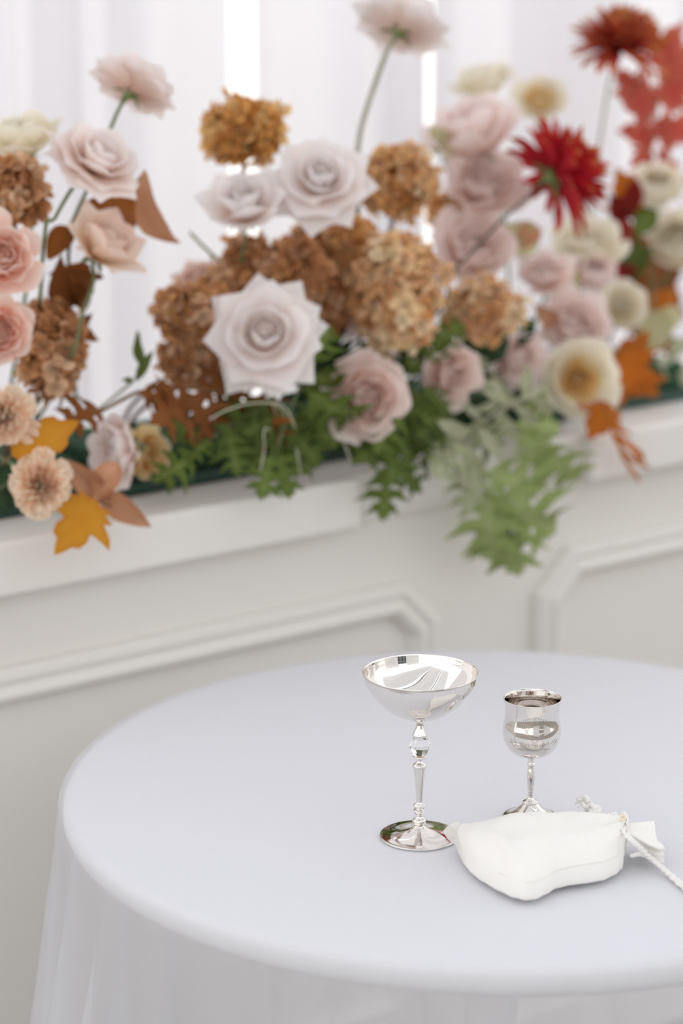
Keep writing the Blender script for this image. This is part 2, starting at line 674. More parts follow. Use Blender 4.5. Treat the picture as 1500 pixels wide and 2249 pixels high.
cup_o = curve2d([(52, 1150), (150, 1136), (270, 1090), (370, 1000), (425, 890), (444, 790), (440, 690), (424, 590), (416, 500), (420, 400), (436, 300), (444, 262)], 5)
cup_o = [(r * K2, zd(y)) for r, y in cup_o]
cup_i = [(max(0, r - 11 * K2), z + 9 * K2) for r, z in cup_o[:-4]] + [(r - 9 * K2, z) for r, z in cup_o[-4:]]
cp = [(0, zd(1150))] + cup_o + [(440 * K2, zd(257))] + cup_i[::-1] + [(0, cup_i[0][1])]
cup = obj('cup', mesh('cup', *lathe_vf(cp, 96)), MAT['silver'], g2)
st = [(0, zd(1145)), (54, 1150), (50, 1190), (46, 1235)]
st = [(54 * K2, zd(1145)), (50 * K2, zd(1190)), (46 * K2, zd(1240))]
st += curve2d([(50 * K2, zd(1252)), (58 * K2, zd(1262)), (58 * K2, zd(1286)), (46 * K2, zd(1304))], 3)
st += curve2d([(46 * K2, zd(1320)), (58 * K2, zd(1390)), (63 * K2, zd(1450)), (56 * K2, zd(1550)), (44 * K2, zd(1660))], 4)
st += [(47 * K2, zd(1668)), (47 * K2, zd(1684)), (41 * K2, zd(1690)), (40 * K2, zd(1720)), (39 * K2, zd(1775))]
st += curve2d([(46 * K2, zd(1790)), (70 * K2, zd(1815)), (110 * K2, zd(1832)), (120 * K2, zd(1842)), (120 * K2, zd(1858)), (112 * K2, zd(1868))], 3)
obj('stem', mesh('stem', *lathe_vf(st, 40)), MAT['silver'], g2)
ft = curve2d([(112 * K2, zd(1866)), (150 * K2, zd(1905)), (220 * K2, zd(1965)), (300 * K2, zd(2020)), (370 * K2, zd(2052)), (410 * K2, zd(2062))], 5)
ft += [(422 * K2, zd(2068)), (424 * K2, zd(2078)), (415 * K2, zd(2087)), (0, zd(2087))]
obj('foot', mesh('foot', *lathe_vf(ft, 96)), MAT['silver'], g2)


def cup_r(z):
    for (r0, z0), (r1, z1) in zip(cup_o[:-1], cup_o[1:]):
        if z0 <= z <= z1:
            return r0 + (r1 - r0) * (z - z0) / max(1e-9, z1 - z0)
    return cup_o[-1][0]


to_cam = math.atan2(-GC.y, -GC.x)


def on_cup(x, z, lift=.00008):
    """x metres to the right of the engraving centre, as seen from outside"""
    r = cup_r(z) + lift
    an = to_cam + R_(6) + x / .0225
    return Vector((r * math.cos(an), r * math.sin(an), z))


def engrave(parent, name, strokes, wid):
    V, F = [], []
    for pts in strokes:
        # densify
        dn = []
        for a, b in zip(pts[:-1], pts[1:]):
            n = max(1, int(math.dist(a, b) / .0012))
            for i in range(n):
                dn.append((a[0] + (b[0] - a[0]) * i / n, a[1] + (b[1] - a[1]) * i / n))
        dn.append(pts[-1])
        pp = [on_cup(x, z) for x, z in dn]
        v, f = tube_vf(pp, wid, 5)
        o_ = len(V)
        V += v
        F += [tuple(i + o_ for i in q) for q in f]
    return obj(name, mesh(name, V, F), MAT['engrave'], parent)


zs = zd(640)
strokes = []
for rr in (.0120, .0098):
    for sgn in (1, -1):
        tri = []
        for k in range(4):
            an = PI / 2 * sgn + 2 * PI * k / 3
            tri.append((rr * math.cos(an), zs + rr * math.sin(an) * 1.05))
        strokes.append(tri)
e = engrave(cup, 'engraved_star', strokes, .00016)
# scroll ornament around the lettering
strokes = []
for sgn in (-1, 1):
    sp = []
    for i in range(40):
        q = i / 39
        an = q * 3.2 * PI
        rr = .0034 * (1 - .75 * q)
        sp.append((sgn * (.0175 + rr * math.cos(an)), zd(838) + .0004 + rr * math.sin(an)))
    strokes.append(sp)
    strokes.append([(sgn * (.0209 - .001 * i), zd(838) - .0006 * math.sin(i * .8) + .0006) for i in range(9)])
    for j in range(5):
        x0 = sgn * (.013 - j * .0016)
        strokes.append([(x0 + sgn * .0022 * math.cos(i * .5), zd(935) + .0013 * math.sin(i * .5) + .0002 * j) for i in range(8)])
for j in range(14):
    x0 = -.010 + j * .0015
    strokes.append([(x0 + .0007 * math.cos(i * .8), zd(640) + .0132  + .0010 * math.sin(i * .8) - abs(x0) * .35) for i in range(6)])
engrave(cup, 'engraved_scroll', strokes, .00013)['kind'] = 'stuff'
# lettering (written right to left, so the run is reversed for left-to-right setting)
cu = bpy.data.curves.new('lettering', 'FONT')
cu.body = 'בורא פרי הגפן'[::-1]
cu.align_x = 'CENTER'
cu.size = .0042
tmp = bpy.data.objects.new('lettering', cu)
COL.objects.link(tmp)
dg = bpy.context.evaluated_depsgraph_get()
me = bpy.data.meshes.new_from_object(tmp.evaluated_get(dg))
bpy.data.objects.remove(tmp)
if len(me.vertices):
    b = bmesh.new()
    b.from_mesh(me)
    bmesh.ops.triangulate(b, faces=b.faces)
    for v in b.verts:
        v.co = on_cup(v.co.x, zd(862) + v.co.y + 10 * v.co.x * v.co.x, .0001)
    b.to_mesh(me)
    b.free()
    me.materials.clear()
    lt = obj('engraved_lettering', me, MAT['engrave'], cup)

# ------------------------------------------------------------------ drawstring pouch
A0 = on_z(1030, 1909, TZ)
A1 = on_z(1362, 1890, TZ)
ax = (A1 - A0)
LEN = ax.length
ax.normalize()
ay = Vector((-ax.y, ax.x, 0))      # away from the camera
bag = thing('drawstring_pouch', 'white muslin drawstring pouch lying filled beside the two cups', 'pouch', (A0 + A1) / 2)
BO = (A0 + A1) / 2


def bpnt(u, v, h):
    return A0 + ax * (LEN * u) + ay * v + Vector((0, 0, h)) - BO


# stations: (u, near edge v, far edge v, height, underside lift)
ST = [(-.030, -.006, .040, .022, .003), (-.018, -.022, .045, .031, .002), (.03, -.042, .047, .036, .001), (.10, -.064, .047, .038, .001), (.17, -.080, .047, .039, .001),
      (.235, -.087, .047, .040, .001), (.30, -.086, .047, .041, .001), (.38, -.077, .047, .041, .001), (.46, -.066, .047, .041, .001), (.56, -.061, .047, .041, .001), (.66, -.059, .047, .041, .001),
      (.78, -.055, .045, .041, .001), (.88, -.046, .036, .039, .002), (.95, -.034, .024, .036, .003), (.995, -.017, .011, .030, .009), (1.015, -.011, .009, .027, .012)]
NU, NR = 64, 56
us = [s[0] for s in ST]


def st_at(u):
    for a, b in zip(ST[:-1], ST[1:]):
        if a[0] <= u <= b[0]:
            q = (u - a[0]) / (b[0] - a[0])
            q = q * q * (3 - 2 * q) * .5 + q * .5
            return [x + (y - x) * q for x, y in zip(a, b)]
    return list(ST[-1])


V, F = [], []
for i in range(NU + 1):
    u = us[0] + (us[-1] - us[0]) * i / NU
    _, v0, v1, h, lo = st_at(u)
    c, hw = (v0 + v1) / 2, (v1 - v0) / 2
    for k in range(NR):
        an = 2 * PI * k / NR
        ca, sa = math.cos(an), math.sin(an)
        y = c + hw * math.copysign(abs(ca) ** .80, ca)
        if sa >= 0:
            z = lo + .010 + (h - .010) * abs(sa) ** .85
        else:
            z = lo + .010 - .010 * abs(sa) ** .5
        # soft tension folds; stronger towards the gathered neck
        nv = noise.noise(Vector((u * 3.2, y * 26, 1.7)))
        nf = noise.noise(Vector((u * 9, y * 60, 4.1)))
        gather = max(0, (u - .74) / .27)
        z += max(0, sa) * (  .0060 * nv + .0024 * nf + gather * .0028 * math.sin(an * 11 + nv * 2))
        # a pinched ridge near the lower left corner
        rd = (u - .16) + .9 * (y + .050)
        z += max(0, sa) * .007 * math.exp(-(rd / .035) ** 2) * max(0, min(1, (-y - .01) / .03))
        y += gather * .0022 * math.cos(an * 11 + 1) * abs(sa)
        V.append(bpnt(u, y, max(.0008, z)))
for i in range(NU):
    for k in range(NR):
        F.append((i * NR + k, i * NR + (k + 1) % NR, (i + 1) * NR + (k + 1) % NR, (i + 1) * NR + k))
F.append(tuple(range(NR)))
F.append(tuple(NU * NR + k for k in range(NR)))
obj('pouch_body', fix_normals(mesh('pouch', V, F)), MAT['bag'], bag)
# stitched side seam
sm = []
for i in range(30):
    u = .10 + .82 * i / 29
    _, v0, v1, h, lo = st_at(u)
    c, hw = (v0 + v1) / 2, (v1 - v0) / 2
    an = R_(180 - 18)
    y = c + hw * math.copysign(abs(math.cos(an)) ** .80, -1)
    z = lo + .010 + (h - .010) * math.sin(an) ** .85
    z += math.sin(an) * .0060 * noise.noise(Vector((u * 3.2, y * 26, 1.7)))
    sm.append(bpnt(u, y - .0004, z + .0002))
V, F = tube_vf(sm, .0005, 5)
obj('side_seam', mesh('seam', V, F), MAT['bag'], bag)
# flat sewn corner that sticks out beyond the filling
V, F = [], []
tip = on_z(972, 1838, TZ + .004) - BO
for i in range(9):
    for j in range(9):
        u, v = i / 8, j / 8
        a = bpnt(-.012, .040 - .058 * v, .028 - .018 * v)
        b = tip + Vector((.004 * v, -.010 * v, .005 - .003 * v))
        pnt = a.lerp(b, u) + Vector((0, 0, .003 * math.sin(u * PI)))
        V.append(pnt)
for i in range(8):
    for j in range(8):
        F.append((i * 9 + j, i * 9 + j + 1, i * 9 + j + 10, i * 9 + j + 9))
o = obj('corner_flap', mesh('flap', V, F), sheer_mat('thin_muslin', lin((247, 245, 240)), .45, .12), bag)
# gathered ruffle beyond the cord
V, F = [], []
NRF = 96
RF = [(1.00, .011, .028), (1.03, .010, .028), (1.06, .015, .026), (1.12, .020, .021), (1.18, .023, .018), (1.225, .024, .017)]
for i, (u, hw, zc_) in enumerate(RF):
    for k in range(NRF):
        an = 2 * PI * k / NRF
        am = max(0, (u - 1.02) / .22)
        rr = 1 + (.30 * math.sin(an * 5 + .6) + .14 * math.sin(an * 9 + 2)) * min(1, .35 + am)
        y = hw * 1.0 * rr * math.cos(an) - .004
        z = zc_ + hw * .52 * rr * math.sin(an)
        V.append(bpnt(u + .018 * math.sin(an * 2 + .5) * am, y, max(.002, z)))
for i in range(len(RF) - 1):
    for k in range(NRF):
        F.append((i * NRF + k, i * NRF + (k + 1) % NRF, (i + 1) * NRF + (k + 1) % NRF, (i + 1) * NRF + k))
obj('gathered_mouth', mesh('ruffle', V, F), MAT['bag'], bag)
# eyelet gap where the cord leaves the channel
eb = bpnt(.985, -.010, .0445)
V, F = tube_vf([eb + Vector((.0020 * math.cos(a), .0012 * math.sin(a) - .001, .0020 * math.sin(a))) for a in [2 * PI * i / 12 for i in range(13)]], .0011, 6)
obj('cord_eyelet', mesh('eyelet', V, F), MAT['hole'], bag)


def cord_obj(name, pts, r, n=40):
    pp = smooth_path(pts, n)
    # twisted two ply look
    V, F = [], []
    for ph in (0, PI):
        q = []
        for i, p_ in enumerate(pp):
            d = (pp[min(i + 1, len(pp) - 1)] - pp[max(i - 1, 0)]).normalized()
            s_ = d.cross(Vector((0, 0, 1)))
            s_ = s_.normalized() if s_.length > .01 else Vector((1, 0, 0))
            b_ = s_.cross(d)
            an = i * .9 + ph
            q.append(p_ + (s_ * math.cos(an) + b_ * math.sin(an)) * r * .45)
        v, f = tube_vf(q, r * .72, 7)
        o_ = len(V)
        V += v
        F += [tuple(x + o_ for x in y) for y in f]
    return obj(name, mesh(name, V, F), MAT['cord'], bag)


def tp(px, py, h):
    return on_z(px, py, TZ + h) - BO


# wrap at the neck, then the long end that runs off to the right
wr = []
for i in range(15):
    an = 2 * PI * i / 14
    wr.append(bpnt(1.018 + .006 * math.sin(an), .0128 * math.cos(an) + .0012, .030 + .0128 * math.sin(an)))
cord_obj('drawcord', wr, .0016, 56)
cord_obj('drawcord', [tp(1373, 1832, .040), tp(1395, 1852, .034), tp(1420, 1876, .018), tp(1450, 1902, .006), tp(1490, 1936, .0022), tp(1560, 1990, .0022)], .0023, 60)
cord_obj('drawcord', [tp(1385, 1880, .016), tp(1405, 1876, .018), tp(1424, 1882, .014), tp(1452, 1906, .006), tp(1488, 1940, .0022), tp(1555, 1996, .0022)], .0018, 60)
# the other end doubles back behind the pouch and is knotted twice
cord_obj('drawcord', [tp(1374, 1834, .038), tp(1362, 1818, .034), tp(1345, 1806, .022), tp(1332, 1794, .012), tp(1350, 1787, .008), tp(1348, 1797, .006), tp(1330, 1800, .006), tp(1312, 1786, .010), tp(1300, 1776, .012)], .0019, 80)


def knot(px, py, h, s_, rot):
    c = tp(px, py, h)
    pts = []
    for i in range(49):
        q = 2 * PI * i / 48
        v = Vector((math.sin(q) + 2 * math.sin(2 * q), math.cos(q) - 2 * math.cos(2 * q), -1.3 * math.sin(3 * q))) * s_
        v.rotate(Matrix.Rotation(rot, 3, 'Y'))
        pts.append(c + v)
    V, F = tube_vf(pts, s_ * 1.05, 7)
    return obj('knot', mesh('knot', V, F), MAT['cord'], bag)


knot(1306, 1779, .014, .0021, .6)
knot(1288, 1766, .016, .0021, 1.1)
rn = random.Random(9)
V, F = [], []
c = tp(1285, 1765, .017)
for i in range(26):
    d = Vector((rn.uniform(-.9, .5), rn.uniform(-.4, .9), rn.uniform(-.2, .9))).normalized()
    v, f = tube_vf(smooth_path([c, c + d * .005 + Vector((0, 0, .001)), c + d * .0095 + Vector((0, 0, rn.uniform(-.003, .001)))], 6), .0006, 4)
    o_ = len(V)
    V += v
    F += [tuple(x + o_ for x in y) for y in f]
obj('frayed_end', mesh('fray', V, F), MAT['cord'], bag)

# ================================================================== flowers
TRL = ['foam tray under the peach roses and carnations', 'foam tray under the tan hydrangeas and copper oak leaves', 'foam tray under the largest pale hydrangea', 'foam tray under the dusty pink drooping roses', 'foam tray under the buttery english rose and orange leaves']
for k_, i0 in (('tray', 0),):
    for ti, (a, b) in enumerate(((-.30, -.07), (-.06, .17), (.18, .41), (.42, .65), (.66, .89))):
        c = W((a + b) / 2, .15, LEDGE_Z + .002)
        tr_ = thing('floral_foam_tray', 'low dark green ' + TRL[ti], 'tray', c, 'foam trays along the ledge')
        m1 = wbox(a, b, .07, .235, LEDGE_Z + .001, LEDGE_Z + .016, .004)
        m1.transform(T(-c))
        obj('tray', m1, MAT['tray'], tr_)
        m2 = wbox(a + .012, b - .012, .085, .222, LEDGE_Z + .014, LEDGE_Z + .050, .006)
        m2.transform(T(-c))
        obj('foam', m2, MAT['foam'], tr_)


def petal(L, th0, th1, wid, Rw, tip=.3, tipk=2.0, curl=0.0, ruf=0.0, rf=3, seed=0, nu=6, nv=6, r0=.03, wp=.55, endw=.8, fl=0.0):
    """one petal in flower units: a patch that leaves the axis at +x; th is the lean from the axis along its length"""
    rn = random.Random(seed)
    ph = rn.uniform(0, 6)
    V, F, A = [], [], []
    SUB = 24
    pr, pz = [r0], [0.0]
    for i in range(SUB):
        v = (i + .5) / SUB
        th = R_(th0 + (th1 - th0) * v)
        pr.append(pr[-1] + L * math.sin(th) / SUB)
        pz.append(pz[-1] + L * math.cos(th) / SUB)

    def prof(v):
        x = max(0, min(SUB - 1e-6, v * SUB))
        i = int(x)
        q = x - i
        th = R_(th0 + (th1 - th0) * v)
        return pr[i] + (pr[i + 1] - pr[i]) * q, pz[i] + (pz[i + 1] - pz[i]) * q, th

    for i in range(nv + 1):
        v = i / nv
        hw = wid * (v ** wp) * (1 - (1 - endw) * v ** 4)
        hw = max(hw, wid * .12)
        for j in range(nu + 1):
            u = -1 + 2 * j / nu
            ve = v * (1 - tip * abs(u) ** tipk * v)
            r, z, th = prof(ve)
            x = u * hw
            ph_ = x / Rw
            lat = Rw * math.sin(ph_)
            dr = Rw * (1 - math.cos(ph_))
            nr, nz_ = math.cos(th), -math.sin(th)     # outward normal of the sheet in (r, z)
            cu_ = -dr + curl * abs(u) ** 3 * v * v + ruf * math.sin(u * rf + ph) * v * v + fl * v ** 6
            V.append(Vector((r + nr * cu_, lat, z + nz_ * cu_)))
            A.append(ve)
    m_ = nu + 1
    for i in range(nv):
        for j in range(nu):
            F.append((i * m_ + j, i * m_ + j + 1, (i + 1) * m_ + j + 1, (i + 1) * m_ + j))
    return mesh('petal', V, F, True, A)


def heart(r0, r1, h, turns, seed, n=36, m_=20):
    """the rolled centre of a bloom: a dome cut by one spiral of petal rims"""
    V, F, A = [], [], []
    pitch = r1 / turns
    for i in range(m_ + 4):
        q = i / (m_ - 1)
        for k in range(n):
            an = 2 * PI * k / n
            if i < m_:
                r = r1 * max(q, .01)
                sp = (r / pitch - k / n + .18 * math.sin(2 * an + seed)) % 1.0
                z = h * (1 - .30 * q * q) - h * .30 * (1 - sp) ** 1.4 * min(1, q * 3 + .25)
                pvv = .12 + .55 * sp
            else:
                w_ = (i - m_ + 1) / 4
                r = r1 * (1 - .75 * w_ * w_)
                z = h * .62 * (1 - w_)
                pvv = .2
            V.append(Vector((r * math.cos(an), r * math.sin(an), z)))
            A.append(pvv)
    for i in range(m_ + 3):
        for k in range(n):
            F.append((i * n + k, i * n + (k + 1) % n, (i + 1) * n + (k + 1) % n, (i + 1) * n + k))
    return mesh('heart', V, F, True, A)


def calyx_mesh():
    V, F = lathe_vf([(0, -.16), (.05, -.16), (.11, -.10), (.13, -.02), (.10, .05), (0, .06)], 10)
    for k in range(5):
        a = 2 * PI * k / 5
        o_ = len(V)
        d = Vector((math.cos(a), math.sin(a), 0))
        s_ = Vector((-math.sin(a), math.cos(a), 0))
        for q, w_ in ((0, .07), (.5, .06), (1, .004)):
            c = d * (.11 + .30 * q) + Vector((0, 0, -.02 - .12 * q * q))
            V += [c - s_ * w_, c + s_ * w_]
        F += [(o_, o_ + 1, o_ + 3, o_ + 2), (o_ + 2, o_ + 3, o_ + 5, o_ + 4)]
    return mesh('calyx', V, F)


CALYX = calyx_mesh()


def template(layers, seed):
    """layers: (count, list of petal meshes, base lift, scale jitter, tilt jitter)"""
    rn = random.Random(seed)
    out = []
    base = 0
    for li, (n, ms, lift, sj, tj) in enumerate(layers):
        base += rn.uniform(.3, .9)
        for k in range(n):
            an = base + 2 * PI * k / n + rn.uniform(-.12, .12)
            s_ = 1 + rn.uniform(-sj, sj)
            M = T((0, 0, lift)) @ Matrix.Rotation(an, 4, 'Z') @ Matrix.Rotation(R_(rn.uniform(-tj, tj)), 4, 'Y') @ Matrix.Diagonal((s_, s_ * rn.uniform(.92, 1.08), s_, 1))
            out.append((ms[k % len(ms)], M, li))
    return out


TPL = {}
# fully opened rose: tight spiral, cupped rings, then wide petals with sharp rolled tips
TPL['open'] = (heart(.05, .27, .62, 3.0, 1), [
    template([(5, [petal(.76, 46, -16, .36, .32, .25, 2, seed=s) for s in (1, 2)], .02, .05, 3),
              (6, [petal(.84, 52, 8, .42, .42, .25, 2, .03, .02, 3, s) for s in (3, 4)], .0, .05, 4),
              (6, [petal(.95, 55, 42, .50, .60, .26, 1.4, .10, .02, 3, s) for s in (5, 6)], -.01, .06, 5),
              (7, [petal(1.05, 58, 78, .58, .95, .34, .95, .14, .025, 3, s) for s in (7, 8)], -.03, .07, 5),
              (8, [petal(1.14, 66, 102, .58, 1.2, .38, .9, .18, .03, 3, s) for s in (9, 10)], -.06, .08, 6)], sd) for sd in (1, 2, 3)])
# same rose less opened, cup shaped
TPL['half'] = (heart(.05, .28, .72, 2.8, 2), [
    template([(4, [petal(.78, 44, -24, .36, .28, .25, 2, seed=s) for s in (1, 2)], .02, .05, 3),
              (5, [petal(.88, 56, -14, .46, .42, .25, 2, .03, .02, 3, s) for s in (3, 4)], .0, .05, 4),
              (6, [petal(1.0, 60, 8, .54, .58, .28, 1.5, .10, .03, 3, s) for s in (5, 6)], -.02, .06, 5),
              (6, [petal(1.12, 62, 48, .56, .8, .36, 1.2, .16, .03, 3, s) for s in (7, 8)], -.04, .07, 6)], sd) for sd in (4, 5, 6)])
# garden rose: many soft ruffled petals in a ball
TPL['garden'] = (heart(.08, .34, .50, 3.2, 3), [
    template([(7, [petal(.62, 50, -18, .26, .2, .2, 2, 0, .05, 4, s) for s in (1, 2)], .04, .12, 10),
              (7, [petal(.78, 56, -14, .32, .32, .2, 2, .02, .05, 4, s) for s in (3, 4)], .02, .08, 8),
              (7, [petal(.95, 64, -12, .42, .48, .2, 2, .04, .05, 4, s) for s in (5, 6)], .0, .06, 6),
              (7, [petal(1.08, 72, 2, .5, .65, .2, 2, .08, .05, 4, s) for s in (7, 8)], -.03, .06, 6),
              (6, [petal(1.18, 76, 34, .52, .9, .22, 2, .12, .05, 4, s) for s in (9, 10)], -.06, .08, 8)], sd) for sd in (7, 8, 9)])
# carnation like bloom: frilled fan petals
TPL['frilled'] = (heart(.06, .24, .50, 2.2, 4), [
    template([(7, [petal(.66, 16, 0, .24, .3, .12, 2, 0, .14, 7, s, 10, 5) for s in (1, 2)], .02, .18, 16),
              (8, [petal(.76, 30, 6, .30, .4, .12, 2, 0, .14, 7, s, 10, 5) for s in (3, 4)], .01, .18, 20),
              (8, [petal(.88, 44, 24, .36, .5, .12, 2, 0, .14, 8, s, 10, 5) for s in (5, 6)], .0, .15, 18),
              (8, [petal(.98, 56, 54, .42, .6, .12, 2, 0, .13, 8, s, 10, 5) for s in (7, 8)], -.03, .15, 16),
              (8, [petal(1.05, 66, 84, .44, .7, .12, 2, 0, .12, 8, s, 10, 5) for s in (9, 10)], -.05, .14, 14)], sd) for sd in (10, 11)])
# old english rose: a shallow cup of round guard petals around a dense quartered middle
TPL['english'] = (heart(.05, .22, .36, 2.2, 5), [
    template([(8, [petal(.46, 30, -10, .2, .14, .15, 2, 0, .06, 5, s) for s in (1, 2)], .05, .15, 16),
              (9, [petal(.58, 52, 0, .22, .18, .15, 2, 0, .06, 5, s) for s in (3, 4)], .03, .12, 14),
              (9, [petal(.74, 68, 6, .26, .26, .15, 2, 0, .05, 5, s) for s in (5, 6)], .01, .08, 10),
              (8, [petal(1.0, 76, 10, .46, .62, .18, 2.2, .04, .03, 4, s) for s in (7, 8)], -.02, .05, 5),
              (7, [petal(1.16, 80, 30, .54, .8, .18, 2.2, .08, .03, 4, s) for s in (9, 10)], -.05, .05, 5)], sd) for sd in (12, 13)])
# ranunculus / closed round bloom
TPL['round'] = (heart(.05, .30, .66, 3, 6), [
    template([(6, [petal(.80, 60, -40, .36, .3, .2, 2, seed=s) for s in (1, 2)], .02, .05, 4),
              (7, [petal(.98, 74, -42, .44, .44, .2, 2, .02, .02, 3, s) for s in (3, 4)], .0, .05, 4),
              (7, [petal(1.14, 84, -36, .52, .56, .2, 2, .04, .03, 3, s) for s in (5, 6)], -.03, .05, 5),
              (6, [petal(1.20, 88, -6, .56, .7, .2, 2, .06, .03, 3, s) for s in (7, 8)], -.06, .06, 6)], sd) for sd in (14, 15)])
EXT = {'open': 1.02, 'half': .88, 'garden': .90, 'frilled': .92, 'english': .98, 'round': .84}

PC = {
    'white': petal_mat('petal_white', [(0, (246, 216, 198)), (.45, (250, 238, 232)), (1, (251, 249, 250))]),
    'blush': petal_mat('petal_blush', [(0, (248, 206, 184)), (.5, (251, 235, 227)), (1, (252, 247, 246))]),
    'peach': petal_mat('petal_peach', [(0, (255, 164, 132)), (.45, (255, 208, 188)), (.8, (255, 230, 218)), (1, (254, 243, 236))]),
    'peachcream': petal_mat('petal_peachcream', [(0, (252, 220, 184)), (.5, (253, 233, 214)), (.85, (253, 238, 228)), (1, (253, 220, 206))]),
    'carnation': petal_mat('petal_carnation', [(0, (254, 204, 168)), (.5, (254, 220, 192)), (1, (254, 240, 220))]),
    'dusty': petal_mat('petal_dusty', [(0, (248, 198, 184)), (.5, (252, 228, 219)), (1, (253, 242, 237))]),
    'pink': petal_mat('petal_pink', [(0, (252, 212, 196)), (.5, (253, 234, 226)), (1, (253, 242, 240))]),
    'cream': petal_mat('petal_cream', [(0, (250, 232, 192)), (.5, (252, 244, 222)), (1, (252, 248, 236))]),
    'butter': petal_mat('petal_butter', [(0, (250, 196, 106)), (.35, (252, 212, 136)), (.8, (252, 230, 180)), (1, (252, 240, 208))]),
    'mauve': petal_mat('petal_mauve', [(0, (234, 190, 170)), (1, (246, 222, 212))]),
}
FOOT_T = .17
RNG = random.Random(77)


def stem_part(root, pts, r, mat, name='stem'):
    o_ = root.location
    V, F = tube_vf([p_ - o_ for p_ in pts], r, 7)
    return obj(name, mesh('stem', V, F), mat, root)


def foot_for(head, t=FOOT_T, ds=0.0):
    s_ = max(-.29, min(.88, s_of(head) + ds))
    return W(s_, t + RNG.uniform(-.03, .03), LEDGE_Z + .045)


def stem_pts(head, axis, foot, R, way=None):
    start = head - axis * (.12 * R)
    if way:
        return smooth_path([start] + way + [foot], 18)
    d = (foot - start).length
    p1 = start - axis * d * .35
    p2 = foot + Vector((0, 0, d * .30))
    return [((1 - q) ** 3) * start + 3 * q * (1 - q) ** 2 * p1 + 3 * q * q * (1 - q) * p2 + q ** 3 * foot for q in [i / 12 for i in range(13)]]


def axis_rot(axis, roll):
    return axis.to_track_quat('Z', 'Y').to_matrix().to_4x4() @ Matrix.Rotation(roll, 4, 'Z')


def bloom(name, label, px, py, size, t, axis, kind, col, way=None, cat='flower', stem='stem', squash=1.0, foot=None, srad=.0022, inner=None):
    """a cut bloom whose middle shows at a pixel, on the plane t behind the wall face"""
    c = at(px, py, t)
    R = size / 2 * depth(c) / F_PX / EXT[kind]
    a = view_dir(axis)
    head = c - a * (R * .30)
    ft = foot or foot_for(head)
    root = thing(name, label, cat, ft)
    hm, tps = TPL[kind]
    M = T(head - ft) @ axis_rot(a, RNG.uniform(0, 6.28)) @ Matrix.Diagonal((R, R, R * squash, 1))
    mat = PC[col]
    imat = PC[inner] if inner else mat
    obj('heart', hm, imat, root, M)
    for pm, pM, li in tps[RNG.randrange(len(tps))]:
        obj('petal', pm, imat if li < 3 else mat, root, M @ pM)
    obj('calyx', CALYX, MAT['calyx'], root, M)
    wp = [at(x, y, t) for x, y in way] if way else None
    stem_part(root, stem_pts(head, a, ft, R, wp), srad, MAT[stem])
    return root


# --- dried hydrangea
def floret_mesh(seed):
    rn = random.Random(seed)
    V, F, A = [], [], []
    for k in range(4):
        a = k * PI / 2 + rn.uniform(-.15, .15)
        d = Vector((math.cos(a), math.sin(a), 0))
        s_ = Vector((-math.sin(a), math.cos(a), 0))
        o_ = len(V)
        L = rn.uniform(.85, 1.1)
        cup = rn.uniform(-.35, .75)
        cr = rn.uniform(-.6, .6)
        rows = ((.06, .10), (.42, .44), (.78, .48), (1.02, .16))
        for v, wd in rows:
            for u in (-1, 0, 1):
                z = cup * v * v + .22 * abs(u) * wd + cr * u * wd * v + rn.uniform(-.05, .05)
                V.append(d * v * L + s_ * u * wd + Vector((0, 0, z)))
                A.append(v)
        for i in range(3):
            for j in range(2):
                F.append((o_ + i * 3 + j, o_ + i * 3 + j + 1, o_ + i * 3 + j + 4, o_ + i * 3 + j + 3))
    return mesh('floret', V, F, True, A)


FLORETS = [floret_mesh(i) for i in range(6)]
HM = {
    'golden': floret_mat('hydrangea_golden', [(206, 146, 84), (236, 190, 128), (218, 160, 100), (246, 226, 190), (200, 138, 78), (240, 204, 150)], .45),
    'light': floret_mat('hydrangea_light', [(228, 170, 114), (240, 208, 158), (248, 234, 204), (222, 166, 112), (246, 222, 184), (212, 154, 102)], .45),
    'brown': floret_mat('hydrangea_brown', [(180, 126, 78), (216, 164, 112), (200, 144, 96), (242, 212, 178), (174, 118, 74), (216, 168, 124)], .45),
    'amber': floret_mat('hydrangea_amber', [(198, 132, 58), (230, 178, 102), (210, 146, 70), (240, 206, 146), (184, 116, 48)], .45),
}


